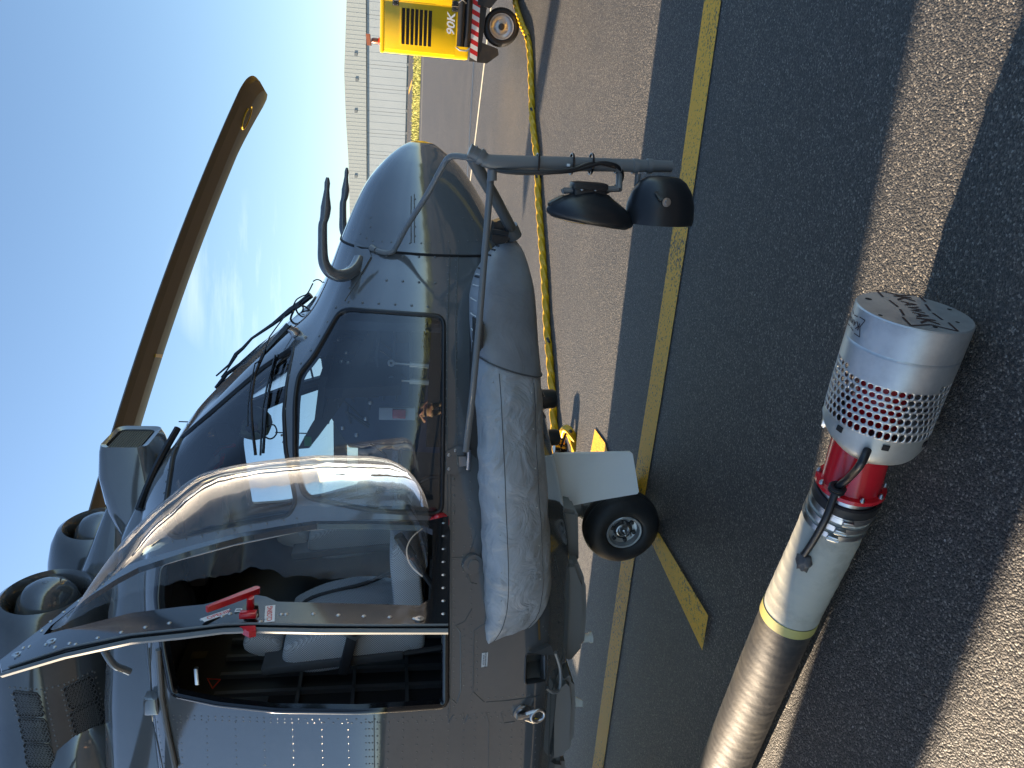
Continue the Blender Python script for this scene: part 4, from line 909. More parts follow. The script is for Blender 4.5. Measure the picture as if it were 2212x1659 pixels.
wp = MB(); wp.tube(farpts([(594, 724), (560, 750), (520, 786), (490, 808), (467, 838)], .2), .013, 6); wp.tube(farpts([(597, 728), (540, 778), (490, 820), (460, 852)], .2), .008, 6); wp.tube(farpts([(512, 768), (490, 800), (478, 815)], .2), .005, 6); wp.build('wiper_blade', BLACK, w2)
wp = MB(); wp.tube(catmull(farpts([(676, 608), (684, 604), (692, 606), (698, 612)], .15), 5), .004, 6); wp.tube(catmull(farpts([(676, 612), (664, 634), (652, 640), (640, 648), (633, 662)], .15), 5), .004, 6)
wp.tube(catmull(farpts([(645, 655), (655, 665), (648, 680), (640, 668), (652, 660), (668, 668)], -.05), 6), .005, 6)
wp.tube(catmull(farpts([(634, 672), (628, 690), (640, 700), (650, 686), (660, 700), (667, 707)], -.1), 6), .006, 6); wp.build('washer_hose', CABLEB, w2)
# curved handhold near the windshield top
for sg in (-1, 1):
    L = [(778, 563), (768, 580), (752, 592), (733, 596), (716, 590), (704, 577), (698, 558), (697, 525), (697, 490)] if sg < 0 else None
    if sg < 0:
        base = at_surf(783, 558)[0]; y0 = base.y
        ys = [y0+.02, y0-.03, y0-.07, y0-.10, y0-.11, y0-.12, y0-.12, y0-.12, y0-.12]
        pl3 = [onY(x, y, v) for (x, y), v in zip(L, ys)]
        tip_ = [onY(x, y, y0-.12) for x, y in ((699, 478), (702, 466), (704, 448), (705, 425), (706, 410), (707, 395), (707.5, 383))]
        prs = pl3+tip_; rr_ = [.036, .034, .031, .030, .029, .027, .025, .022, .021]+[.019, .022, .024, .016, .012, .013, .006]
    m = MB()
    q = prs if sg < 0 else [Vector((p.x, -p.y, p.z)) for p in prs]
    qs = catmull(q, 5); rs_ = list(np.interp(np.linspace(0, len(rr_)-1, len(qs)), range(len(rr_)), rr_)); m.tube(qs, rs_, 14); pt = m.build('pitot_probe', PAINT, heli)
    m = MB(); bp_ = Vector(at_surf(785, 556)[0]); nb = Vector(at_surf(785, 556)[1]); poly = [at_surf(x, y, .002)[0] for x, y in ((768, 522), (800, 542), (803, 556), (782, 592), (766, 566))]
    if sg > 0: poly = [Vector((p.x, -p.y, p.z)) for p in poly]; nb.y = -nb.y
    m.prism(poly, nb*.006); m.build('probe_base', PAINT, pt)

# ------------------------------------------------------------------ mirror boom
JO = Vector((2.0, -1.05, 1.30)); YB = JO.y
m = MB(); tb = [onY(1042, 345, YB), onY(1060, 350, YB), onY(1100, 352, YB), onY(1200, 354, YB), onY(1300, 356, YB), onY(1450, 360, YB)]
m.tube(tb, [.026, .030, .031, .030, .028, .024], 20); boom = m.build('boom_tube', PAINTM, heli)
m = MB(); c = onY(1050, 345, YB)
m.tube([onY(1016, 326, YB), onY(1048, 344, YB)], .027, 18); m.tube([onY(1013, 325, YB), onY(1017, 327, YB)], .030, 18); m.tube([onY(1022, 328, YB), onY(1025, 330, YB)], .0295, 18)
m.tube([onY(1034, 336, YB), onY(1042, 341, YB)], .033, 18); m.build('boom_elbow', PAINTM, boom)
m = MB(); e1 = onY(1108, 500, -.55); s1 = onY(1020, 340, YB+.05); s2 = onY(1065, 420, -.8)
m.tube([s1, onY(1040, 378, -.93), s2, e1], .027, 16); m.tube([onY(1100, 490, -.56), onY(1110, 512, -.54)], .042, 16); m.build('lower_strut', PAINTM, boom)
e = onY(1100, 505, -.55); m = MB(); m.prism([onY(x, y, -.58) for x, y in ((1068, 480), (1098, 470), (1103, 515), (1078, 535), (1062, 520))], (0, .10, 0)); m.tube([onY(1062, 500, -.62), onY(1098, 505, -.62)], .014, 8); m.build('strut_bracket', DARKP, boom)
m = MB(); m.tube(catmull([onY(1040, 344, YB+.01), onY(1010, 340, YB+.02), onY(984, 337, YB+.04), onY(970, 341, YB+.05), onY(957, 358, YB+.10), onY(920, 425, -.85), onY(880, 487, -.68), onY(855, 534, -.58), onY(849, 542, -.57), onY(838, 546, -.56), onY(822, 544, -.54), onY(805, 538, -.49)], 6), .013, 12); m.build('upper_stay', PAINTM, boom)
ap, _ = at_surf(803, 536); m = MB(); m.tube([onY(812, 541, -.52), ap], [.014, .018], 10); m.build('stay_foot', PAINTM, boom)
lp = at_surf(1000, 985, .03)[0]
m = MB(); a = onY(1062, 372, YB+.02); b = onY(1058, 395, YB+.03); m.tube([a, b], .014, 12); m.tube([onY(1060, 388, YB+.03), onY(1046, 560, -1.08), onY(1035, 700, -1.15), onY(1021, 850, -1.2), onY(1006, 975, -1.22)], .0145, 14); st_ = m.build('side_stay', PAINTM, boom)
m = MB(); m.tube([onY(1063, 366, YB+.0), onY(1063, 390, YB+.0)], .020, 14); m.build('stay_clamp', PAINTM, st_)
poly = [at_surf(x, y, .004)[0] for x, y in ((962, 975), (983, 963), (1001, 963), (1000, 1010), (984, 1024), (962, 1023))]; nb = at_surf(980, 990)[1]
m = MB(); m.prism(poly, nb*.008); bk2 = m.build('stay_bracket', PAINT, boom)
m = MB(); m.prism([at_surf(x, y, .012)[0] for x, y in ((986, 984), (1002, 984), (1003, 1004), (988, 1006))], nb*.016); m.tube([at_surf(1008, 970, .03)[0], at_surf(1006, 1012, .03)[0]], .010, 8)
for q in ((968, 982), (968, 1012), (990, 989), (990, 1000), (982, 972)): m.dome(at_surf(*q, .012)[0], nb, .008)
m.build('bracket_lug', STEEL, bk2)
# cable strapped along the boom
m = MB(); m.tube(catmull([onY(1066, 366, YB-.01), onY(1100, 372, YB-.03), onY(1150, 374, YB-.04), onY(1200, 372, YB-.05), onY(1240, 368, YB-.05), onY(1275, 358, YB-.05), onY(1300, 352, YB-.045), onY(1325, 356, YB-.04), onY(1340, 366, YB-.02), onY(1344, 382, YB), onY(1335, 398, YB), onY(1312, 414, YB-.03), onY(1275, 424, YB-.06), onY(1246, 428, YB-.07), onY(1215, 442, YB-.05)], 6), .0085, 10)
m.tube(catmull([onY(1075, 368, YB-.02), onY(1150, 371, YB-.045), onY(1230, 366, YB-.055), onY(1280, 352, YB-.05), onY(1330, 362, YB-.03)], 6), .006, 8); m.build('mirror_cable', CABLEB, boom)
for x in (1161, 1235, 1277):
    m = MB(); a = onY(x, 354, YB-.012); m.lathe([(-.004, .040), (-.004, .044), (.004, .044), (.004, .040)], a, (0, .02, 1), 20); m.build('cable_tie', BLACK, boom)
for q in ((1228, 357, -.035), (1246, 422, -.08)):
    m = MB(); m.box(onY(q[0], q[1], YB+q[2]), (.012, .012, .014), None, .003); m.build('white_tie_head', WHITEP, boom)
for x in (1335, 1372, 1402):
    m = MB(); a = onY(x, 359, YB); m.lathe([(-.012, .027), (-.012, .031), (.012, .031), (.012, .027)], a, (0, .02, 1), 20); m.build('boom_collar', PAINTM, boom)
# mirror 1: wide shallow housing, glass towards the cockpit (aft)
def vec(x, y, v=YB): return onY(x, y, v)
def housing(name, prof, c0, axis, wdir_, wid, asp, mat, par, n=36):
    # prof: (distance along axis, half size); the section is an ellipse of half sizes (s, s*asp)
    ax = axis.normalized(); a = (wdir_-ax*wdir_.dot(ax)).normalized(); b = ax.cross(a); rings = []
    for h, s_ in prof: rings.append([c0+ax*h+a*(s_*math.cos(2*math.pi*k/n))+b*(s_*asp*math.sin(2*math.pi*k/n)) for k in range(n)])
    V, Fc = loftrings(rings); return sharp(mesh(name, V, Fc, mat, par), 45)
YM = YB-.06
A1, B1 = vec(1180, 451, YM), vec(1366, 485, YM); wd1 = (B1-A1); ax1 = Vector((-1, .0, 0)); ax1 = (Vector((wd1.z, 0, -wd1.x))); ax1 = ax1 if ax1.x < 0 else -ax1
L1_ = wd1.length/2; c1 = (A1+B1)/2
mir = housing('mirror_housing', [(-.105, .03), (-.10, .06), (-.085, .085), (-.06, L1_*.72), (-.03, L1_*.93), (0, L1_), (.012, L1_*.98), (.026, L1_*.86)], c1, ax1, wd1, 0, .62, PLASTIC, boom)
mg = housing('mirror_glass', [(.026, L1_*.85), (.034, L1_*.6), (.036, .01)], c1, ax1, wd1, 0, .62, P('mirror_glass', (.5, .52, .55), .03, 1), mir)
m = MB(); m.box(vec(1272, 413, YM), (.075, .07, .14), None, .018); m.box(vec(1272, 402, YM), (.03, .085, .15), None, .012); m.box(vec(1205, 440, YM), (.05, .05, .08), Matrix.Rotation(-.5, 3, 'Y'), .015); m.build('mirror_mount', PLASTIC, mir)
m = MB(); m.tube([vec(1217, 412, YM), vec(1335, 408, YM)], .013, 12); m.tube([vec(1214, 408, YM), vec(1218, 416, YM)], .008, 8); m.tube([vec(1338, 372, YB), vec(1337, 410, YM)], .014, 12); m.build('mirror_bar', PAINTM, mir)
m = MB()
for q in ((1271, 425), (1258, 409), (1287, 410)): m.dome(vec(*q, YM-.037), (0, -1, 0), .008, .4)
m.build('mount_screw', STEEL, mir, True)
# mirror 2: deeper rounded housing
A2, B2 = vec(1350, 474, YM), vec(1495, 472, YM); wd2 = B2-A2; ax2 = Vector((-1, 0, -.02)); L2 = wd2.length/2; c2 = (A2+B2)/2
mir2 = housing('mirror_housing', [(-.175, .03), (-.17, .07), (-.15, .10), (-.11, L2*.86), (-.06, L2*.97), (0, L2), (.02, L2*.97)], c2, ax2, wd2, 0, .8, PLASTIC, boom)
housing('mirror_glass', [(.02, L2*.95), (.021, .01)], c2, ax2, wd2, 0, .8, P('mirror_glass_dark', (.3, .32, .34), .04, 1), mir2)
m = MB(); m.tube([vec(1378, 376, YB), vec(1375, 405, YB), vec(1372, 415, YM), vec(1388, 416, YM)], .012, 10); m.tube([vec(1372, 412, YM), vec(1470, 408, YM)], .011, 10); m.build('mirror_arm', PAINTM, mir2)
m = MB(); m.lathe([(0, .018), (.006, .018), (.007, .009), (.012, .008), (.012, 0)], vec(1439, 437, YM-.115), (0, -1, 0), 18); m.build('pivot_bolt', STEEL, mir2)
m = MB(); m.prism([vec(1412, 414, YM-.1), vec(1420, 412, YM-.1), vec(1432, 430, YM-.118), vec(1425, 434, YM-.118)], (0, -.006, 0)); m.build('hinge_plate', DARKP, mir2)

# ------------------------------------------------------------------ flotation bag along the lower side
bs = [ # (upper-left picture point, lower-right picture point, outward bulge)
 ((1088, 524), (1112, 520), .03), ((1070, 535), (1126, 545), .08), ((1046, 560), (1137, 582), .12), ((1026, 596), (1146, 625), .16), ((1016, 640), (1150, 690), .18), ((1017, 700), (1153, 740), .19),
 ((1021, 750), (1158, 790), .195), ((1025, 820), (1163, 850), .20), ((1029, 900), (1167, 930), .20), ((1032, 980), (1172, 1010), .20), ((1035, 1060), (1176, 1090), .20), ((1039, 1140), (1180, 1165), .20),
 ((1042, 1220), (1183, 1230), .19), ((1045, 1280), (1176, 1283), .155), ((1047, 1325), (1152, 1330), .115), ((1049, 1360), (1116, 1350), .075), ((1052, 1382), (1084, 1364), .04), ((1056, 1394), (1067, 1380), .015)]
rings = []; nr = 30
from mathutils import noise as mn
top3 = catmull([onY(*q[0], -(.52+.62*min(1, i/9)+.02)) for i, q in enumerate(bs)], 9); bot3 = catmull([onY(*q[1], -(.50+.50*min(1, i/9))) for i, q in enumerate(bs)], 9)
bu = np.interp(np.linspace(0, len(bs)-1, len(top3)), range(len(bs)), [q[2] for q in bs])
SPL = 55
for i, (a, b) in enumerate(zip(top3, bot3)):
    c = (a+b)/2; up = (a-b)/2; out = Vector((.12 if i < 36 else 0, -1, -.12)).normalized(); ring_ = []
    for k in range(nr):
        th = -math.pi/2+math.pi*k/(nr-1); s_, c__ = math.sin(th), math.cos(th)
        h = bu[i]*(abs(c__)**.75); q = c+up*(abs(s_)**.9*(1 if s_ > 0 else -1))+out*h
        w1_ = mn.noise(Vector((q.x*13+mn.noise(q*3)*2, q.z*2.5, 1.7)))            # tucks running across the bag
        w2_ = mn.noise(Vector((q.x*2.2, q.z*17+q.x*3, 5.1)))                      # long shallow creases
        edge = max(0, s_)**3+.35*max(0, -s_)**4; rear = min(1, max(0, (i-95)/40)); mid = 1 if i > SPL else .35
        d = (.015*w1_*(edge*mid+rear*.5)+.007*w2_*mid+.003*mn.noise(q*24)*mid)*min(1, (len(top3)-i)/12)
        n_ = (q-c).normalized(); ring_.append(q+n_*d)
    for k in range(8): th = math.pi*(k+1)/9; ring_.append(c+up*math.cos(th)-out*(.10*math.sin(th)))
    rings.append(ring_)
V, Fc = loftrings(rings[SPL-2:]); bag = sharp(mesh('flotation_bag', V, Fc, BAGM, heli), 100); bag['label'] = 'long pale grey padded bag laced along the lower side'
cov = []
for r_, a, b in zip(rings[:SPL+1], top3, bot3):
    c = (a+b)/2; cov.append([q+(q-c).normalized()*.006 for q in r_])
V, Fc = loftrings(cov); cv = sharp(mesh('front_cover', V, Fc, BAGF, bag), 100)
def bagpt(i, k, off): c = rings[i][k]; n = (rings[i][k]-(top3[i]+bot3[i])/2).normalized(); return c+n*off
m = MB(); m.tube([bagpt(SPL, k, .008) for k in range(nr)], .0035, 6); m.build('front_cover_hem', P('hem', (.08, .085, .09), .6), bag)
for kk in (10, 19): m = MB(); m.tube([bagpt(i, kk, .001) for i in range(SPL+2, len(rings)-6)], .0018, 5); m.build('seam', P('thread', (.06, .065, .07), .7), bag)
m = MB()
for i in range(26, SPL, 5): m.tube([bagpt(i, nr-2, .006), bagpt(i, nr-3, .012), bagpt(i, nr-5, .004)], .0035, 5)
tag(m.build('white_lacing', P('cord_white', (.6, .6, .58), .7), bag), kind='stuff')
m = MB()
for i in list(range(7, 28, 4))+[62, 67, 72]+[133, 138, 144]: m.tube([bagpt(i, nr-2 if i < 30 else 1, .010), bagpt(i, nr-5 if i < 30 else 4, .012)], .004, 5)
tag(m.build('black_lacing', CABLEB, bag), kind='stuff')
m = MB()
for k in (11, 21):
    for i in range(60, 140, 9): m.dome(bagpt(i, k, .003), Vector((0, -1, 0)), .004, .5)
tag(m.build('bag_stud', FASTM, bag, True), kind='stuff')
m = MB(); m.tube([onY(1052, 1374, -1.14), onY(1058, 1400, -1.14)], .028, 16); m.build('bag_hose_end', BLACK, bag)
m = MB(); c, n_ = at_surf(1019, 1216); m.lathe([(0, .05), (.02, .048), (.022, .03), (.03, .028), (.03, 0)], c, n_, 20); m.build('bag_anchor', PAINT, heli)

# ------------------------------------------------------------------ belly: gear door, nose gear, fairings, knobs
m = MB(); pp = [(1193, 981), (1240, 979.5), (1300, 978.5), (1362, 977), (1367, 981), (1380, 1062), (1377, 1067), (1300, 1080), (1211, 1097), (1200, 1060), (1193, 1015)]
m.prism([onY(x, y, -.42) for x, y in pp], (0, .02, 0)); gd = m.build('gear_door', WHITEP, heli, True, 40); gd['label'] = 'white painted nose gear door'
m = MB(); pp = [(1184, 976), (1192, 980), (1193, 1015), (1200, 1060), (1212, 1098), (1207, 1099), (1195, 1062), (1187, 1015)]
m.prism([onY(x, y, -.425) for x, y in pp], (0, .05, 0)); 
for q in ((1192, 1002), (1198, 1036), (1208, 1073)): m.lathe([(0, .008), (.014, .007), (.014, 0)], onY(*q, -.425), (0, -1, 0), 10)
m.build('door_flange', WHITEP, gd)
# wheels steered a little to starboard
WA = math.radians(-3.0)                                     # heading of the wheels in helicopter axes
fw = Vector((math.cos(WA), math.sin(WA), 0)); axl = Vector((-fw.y, fw.x, 0))
wc = onZ(1340, 1134, .243); RW = .243
gear = MB(); cen = wc+axl*.21
gear.tube([cen+Vector((0, 0, 0)), cen+Vector((-.03, 0, .35)), cen+Vector((-.06, .0, .8))], [.04, .045, .06], 16); gear.tube([cen-axl*.22, cen+axl*.22], .022, 12)
gear.box(cen+Vector((0, 0, .16)), (.10, .12, .10), None, .02); gear.tube([cen+fw*.07+Vector((0, 0, .1)), cen+fw*.12+Vector((0, 0, .28)), cen+fw*.05+Vector((0, 0, .42))], .014, 8)
gleg = gear.build('nose_gear_leg', PAINTM, heli)
RIM = P('wheel_silver', (.55, .56, .56), .35, .6, .5, noise=(12, (.4, .41, .42), .4, .7)); HUBD = P('hub_dark', (.03, .03, .032), .4)
for sg in (0, 1):
    c = wc+axl*(.42*sg); o_ = -axl if sg == 0 else axl
    tp = [(-.082, .110), (-.094, .128), (-.098, .150), (-.094, .178), (-.080, .208), (-.060, .228), (-.034, .238), (-.032, .234), (-.028, .2335), (-.026, .2405), (-.012, .243), (-.010, .2385), (-.006, .2385), (-.004, .243), (.012, .243)]
    tp = tp+[(-h, r_) for h, r_ in tp[::-1]]
    m = MB(); m.lathe(tp+[tp[0]], c, o_, 72); ty = m.build('tyre', RUBBER, gleg, True, 60)
    m = MB(); m.lathe([(.082, .110), (.086, .112), (.090, .108), (.088, .098), (.070, .094), (.055, .088), (.045, .060), (.045, .055)], c, o_, 56); m.build('rim', RIM, ty)
    m = MB(); m.lathe([(.045, .09), (.045, .06), (.06, .058), (.06, .045), (.03, .044), (.03, 0)], c, o_, 40)
    for k in range(6): a = k*math.pi/3+.3; q = c+o_*.05+(fw*math.cos(a)+Vector((0, 0, 1))*math.sin(a))*.073; m.lathe([(0, .014), (.014, .013), (.016, .006), (.016, 0)], q, o_, 10)
    m.build('hub_hollow', HUBD, ty)
    m = MB(); m.lathe([(.03, .046), (.062, .044), (.064, .038), (.05, .036), (.05, .022), (.085, .020), (.092, .012), (.12, .006), (.122, 0)], c, o_, 28); m.build('axle_cap', STEEL, ty)
    for k in range(3): a = k*2.1; q = c+o_*.058+(fw*math.cos(a)+Vector((0, 0, 1))*math.sin(a))*.056; mm_ = MB(); mm_.lathe([(0, .009), (.02, .008), (.02, 0)], q, o_, 8); mm_.build('hub_bolt', FASTM, ty)
# belly fairings
def fairing(name, pts, y0, depth, mat, bev=.02, parent=heli, lab=None):
    poly = [onY(x, y, y0) for x, y in pts]; b = bmesh.new(); vs = [b.verts.new(p) for p in poly]; f = b.faces.new(vs); e = bmesh.ops.extrude_face_region(b, geom=[f]); nv = [q for q in e['geom'] if isinstance(q, bmesh.types.BMVert)]
    for q in nv: q.co += Vector((0, depth, 0))
    bmesh.ops.recalc_face_normals(b, faces=b.faces); bmesh.ops.bevel(b, geom=b.edges[:], offset=bev, segments=2, affect='EDGES')
    me = bpy.data.meshes.new(name); b.to_mesh(me); b.free(); me.materials.append(mat); me.polygons.foreach_set('use_smooth', [True]*len(me.polygons)); o = bpy.data.objects.new(name, me); COL.objects.link(o); o.parent = parent; return sharp(o, 35)
fairing('belly_fairing', [(1190, 1095), (1250, 1108), (1252, 1215), (1222, 1262), (1195, 1260)], -.60, 1.2, PAINTM)
fairing('belly_fairing', [(1205, 1215), (1250, 1216), (1268, 1262), (1270, 1330), (1264, 1400), (1229, 1440), (1205, 1420)], -.72, 1.4, PAINTM, .03)
fairing('belly_fairing', [(1190, 1490), (1225, 1460), (1243, 1478), (1247, 1520), (1242, 1612), (1224, 1640), (1184, 1652), (1184, 1560)], -.92, 1.7, PAINTM, .035)
fairing('belly_fairing', [(1175, 1640), (1222, 1645), (1232, 1800), (1175, 1900)], -.80, 1.5, PAINTM, .03)
m = MB(); a = onY(1266, 1378, -.3); m.lathe([(-.10, .028), (.02, .028), (.022, .035), (.04, .035), (.04, 0)], a, (.1, 0, -1), 20); m.build('white_antenna', WHITEP, heli)
m = MB(); m.prism([onY(x, y, -.3) for x, y in ((1240, 1500), (1246, 1508), (1259, 1514), (1259, 1527), (1243, 1527))], (0, .01, 0)); m.build('white_blade_antenna', WHITEP, heli)
for x, y, s_ in ((1183, 862, 1.15), (1191, 945, 1.0)):
    m = MB(); c = onY(x, y, -.30); m.lathe([(-.16, .05*s_), (-.03, .05*s_), (.03, .048*s_), (.045, .042*s_), (.05, .02), (.05, 0)], c, (.05, 0, -1), 24); m.build('belly_lamp', DARKP, heli)
m = MB(); m.tube([onY(1196, 948, -.3), onY(1216, 948, -.3)], .006, 8); m.tube([onY(1212, 966, -.3), onY(1222, 936, -.3)], .007, 8); m.build('belly_latch', DARKP, heli)
# tie-down shackle
c, n_ = at_surf(1126, 1537); X_ = (Vector((1, 0, 0))-n_*n_.x).normalized(); U_ = n_.cross(X_)
m = MB(); m.lathe([(0, .045), (.008, .043), (.010, .03), (.02, .028)], c, n_, 20); m.tube([c-U_*.03+n_*.03, c+U_*.035+n_*.03], .014, 12)
m.box(c+n_*.02, (.03, .04, .04), Matrix((X_, U_, n_)).transposed(), .006); sh = m.build('tie_down_fitting', STEEL, heli)
rc = c-U_*.075+n_*.045; m = MB()
rp = [rc+(X_*math.cos(a)+U_*math.sin(a))*.036 for a in np.linspace(0, 2*math.pi, 25)[:-1]]; m.tube(rp+[rp[0], rp[1]], .0105, 10, False); m.tube([c+X_*.016-U_*.012+n_*.035, rc+X_*.034+U_*.02], .010, 8); m.tube([c-X_*.016-U_*.012+n_*.035, rc-X_*.034+U_*.02], .010, 8); m.build('shackle_ring', STEEL, sh)
# folding step guard at the recess
m = MB(); g1 = [at_surf(x, y, o_)[0] for x, y, o_ in ((1145, 1404, .0), (1183, 1390, .0), (1188, 1406, .03), (1191, 1440, .05), (1190, 1480, .05), (1184, 1492, .03), (1181, 1486, .0))]
m.tube(catmull(g1[2:], 5), .010, 8); m.build('step_bar', PAINTM, heli)
m = MB(); m.prism([at_surf(x, y, .001)[0] for x, y in ((1141, 1404), (1182, 1388), (1190, 1408), (1178, 1408))], at_surf(1165, 1400)[1]*.03); m.build('step_deflector', PAINT, heli)
# unseen sponsons, wheels and fin; starboard pod enlarged, port cut, to shape apron shadows
for sg in (-1, 1):
    rg = []
    for x, s_ in (((-5.0, .05), (-5.03, .3), (-5.10, .5), (-5.22, .7), (-5.4, .86), (-5.6, .95), (-5.85, 1), (-6.8, 1), (-7.4, .8), (-7.9, .3)) if sg < 0 else ((-5.6, .2), (-5.9, .5), (-6.2, .6), (-6.8, .6), (-7.4, .5), (-7.9, .3))):
        rg.append([(x, sg*(1.745+.265*s_*math.copysign(abs(math.cos(a))**.4, math.cos(a))), (1.6 if sg < 0 else .9)+(1.25 if sg < 0 else .82)*s_*math.copysign(abs(math.sin(a))**.4, math.sin(a))) for a in np.linspace(0, 2*math.pi, 41)[:-1]])
    V, Fc = loftrings(rg); sp_ = fixn(mesh('shadow_sponson', V, Fc, PAINT, heli))
    m = MB(); m.box((-6.1, sg*1.45, .80), (1.6, .7, .25), None, .05); m.build('sponson_root', PAINT, sp_)
    m = MB(); m.lathe([(-.12, .1), (-.13, .3), (-.08, .36), (.08, .36), (.13, .3), (.12, .1)], (-6.3, sg*1.65, .36), (0, 1, 0), 32); m.build('main_wheel', RUBBER, sp_)
m = MB(); m.prism([(-12.2, -.05, 2.6), (-13.3, -.05, 4.6), (-14.1, -.05, 4.7), (-13.6, -.05, 2.3)], (0, .1, 0)); m.build('tail_fin', PAINT, heli)

# ================================================================== ground power cart
CA = math.radians(-25.5); co = ground(1122, 63); cart = empty('ground_power_cart', (co.x, co.y, 0), CA)
tag(cart, 'bright yellow wheeled ground power cart with louvres and striped bumper board', 'power cart')
BLK = P('chassis_black', (.018, .018, .019), .45, 0, .5, noise=(9, (.04, .034, .028), .45, .75))
def rbox(name, x0, x1, y0, y1, z0, z1, bev, mat, par):
    m = MB(); m.box(((x0+x1)/2, (y0+y1)/2, (z0+z1)/2), (x1-x0, y1-y0, z1-z0), None, bev); return m.build(name, mat, par, True, 35)
hood = rbox('hood', -.47, 2.1, .03, 1.5, .70, 1.955, .055, YELP, cart)
rbox('side_panel', -.42, .185, .018, .05, .90, 1.90, .006, YELP, hood); rbox('side_panel', .20, 1.2, .018, .05, .74, 1.90, .006, YELP, hood)
SLOT = P('louvre_slot', (.012, .011, .008), .8)
z = 1.255
for k in range(7):
    lv = rbox('louvre', -.34, .12, .004, .02, z+.036, z+.052, .004, YELP, hood); m = MB(); m.box((-.11, .016, z+.012), (.455, .006, .044)); m.build('slot', SLOT, hood, False)
    m = MB(); m.prism([(-.34, .016, z-.012), (-.34, -.004, z-.010), (-.34, .014, z+.036)], (.46, 0, 0)); z += .0615
rbox('roof_lip', -.475, 2.1, .015, 1.51, 1.90, 1.96, .025, YELP, cart)
text_mesh('ninety_k_lettering', '90K', .152, WHITEP, hood, Matrix.Translation((-.03, .0105, .972)) @ Matrix.Rotation(math.pi/2, 4, 'X'), .0012, bold=.003, shear=.22, sx=1.12)
m = MB(); m.tube([(-.30, -.03, .835), (1.8, -.03, .835)], .052, 16); rl = m.build('cable_tray_roll', BLK, cart)
m = MB(); m.tube([(-.30, -.03, .742), (1.8, -.03, .742)], .045, 16); m.build('cable_tray_roll', BLK, cart)
rbox('tray_stripe', -.28, 1.7, -.022, .0, .775, .80, .004, YELP, rl)
m = MB(); m.tube([(-.31, -.04, .89), (-.345, -.045, .84), (-.345, -.045, .74), (-.31, -.04, .70)], .012, 8); m.tube([(.25, -.06, .89), (.29, -.08, .84), (.25, -.06, .78)], .010, 8); m.build('tray_handle', STEEL, rl)
# red and white bumper board: every stripe its own panel
bb_ = rbox('bumper_board', -.48, 2.0, -.02, .03, .575, .695, .004, BLK, cart)
x = -.47; i = 0; WR = P('reflective_white', (.78, .78, .76), .4); RR = P('reflective_red', (.60, .015, .02), .35)
while x < 1.9:
    a0, a1 = max(-.474, x), x+.062
    m = MB(); m.prism([(x, -.0215, .583), (x+.062, -.0215, .583), (x+.062+.045, -.0215, .688), (x+.045, -.0215, .688)], (0, -.002, 0)); m.build('stripe', RR if i % 2 else WR, bb_, False); x += .062; i += 1
ch = MB(); ch.prism([(-.485, 0, .575), (2.0, 0, .575), (2.0, 0, .28), (.55, 0, .28), (.30, 0, .48), (-.22, 0, .52), (-.28, 0, .29), (-.36, 0, .27), (-.485, 0, .43)], (0, 1.4, 0)); chs = ch.build('chassis', BLK, cart, False)
m = MB(); m.prism([(.25, -.03, .62), (1.9, -.03, .62), (1.9, -.03, .30), (.40, -.03, .30), (.22, -.03, .44)], (0, .03, 0)); m.build('mudguard', BLK, cart, False)
for (u, z) in ((.195, 1.75), (.195, .93)):
    m = MB(); m.box((u-.03, .012, z), (.06, .016, .085), None, .004); m.box((u+.05, .012, z), (.06, .016, .085), None, .004); m.tube([(u+.01, .004, z-.045), (u+.01, .004, z+.045)], .010, 8); hg = m.build('hinge', BLK, hood)
    m = MB()
    for du in (-.045, -.015, .035, .065):
        for dz in (-.03, .03): m.dome((u+du, .004, z+dz), (0, -1, 0), .006)
    m.build('hinge_screw', FASTM, hg); pass
    hg.children[0]['kind'] = 'stuff'
def cartwheel(u, yy, steer):
    c = Vector((u, yy, .252)); ax = Vector((math.sin(steer), -math.cos(steer), 0)); fwd = Vector((math.cos(steer), math.sin(steer), 0))
    tp = [(.055, .168), (.072, .175), (.085, .19), (.088, .21), (.08, .232), (.07, .243), (.062, .249), (.02, .252), (.018, .247), (.012, .247), (.010, .252), (-.010, .252), (-.012, .247), (-.018, .247), (-.02, .252), (-.062, .249), (-.08, .232), (-.088, .2), (-.07, .17)]
    m = MB(); m.lathe(tp, c, ax, 64)
    for k in range(48):
        a = 2*math.pi*k/48; r_ = (fwd*math.cos(a)+Vector((0, 0, 1))*math.sin(a)); t_ = (fwd*-math.sin(a)+Vector((0, 0, 1))*math.cos(a))
        for sg in (-1, 1): m.box(c+r_*.2495+ax*sg*.045, (.020, .042, .008), Matrix((t_, (ax+t_*.35*sg).normalized(), r_)).transposed())
    w_ = m.build('wheel', RUBBER, cart, True, 40)
    m = MB(); m.lathe([(.078, .176), (.088, .172), (.086, .16), (.06, .155), (.05, .15), (.035, .13), (.03, .10), (.045, .085), (.05, .06), (.05, 0)], c, ax, 48); rm = m.build('rim', RIM, w_)
    m = MB(); m.lathe([(.05, .045), (.085, .042), (.09, .03), (.09, 0)], c, ax, 24); m.build('hub_cap', HUBD, rm)
    for k in range(5):
        a = 2*math.pi*k/5+.5; q = c+ax*.045+(fwd*math.cos(a)+Vector((0, 0, 1))*math.sin(a))*.085; m = MB(); m.lathe([(0, .015), (.004, .014), (.006, .009), (.016, .008), (.016, 0)], q, ax, 10); m.build('lug_nut', STEEL, rm)
cartwheel(0, .12, math.radians(8)); cartwheel(1.75, .12, 0)
m = MB(); m.lathe([(0, .05), (.03, .05), (.035, .035)], (-.33, .25, 1.955), (0, 0, 1), 20); bc = m.build('beacon_base', RED, cart)
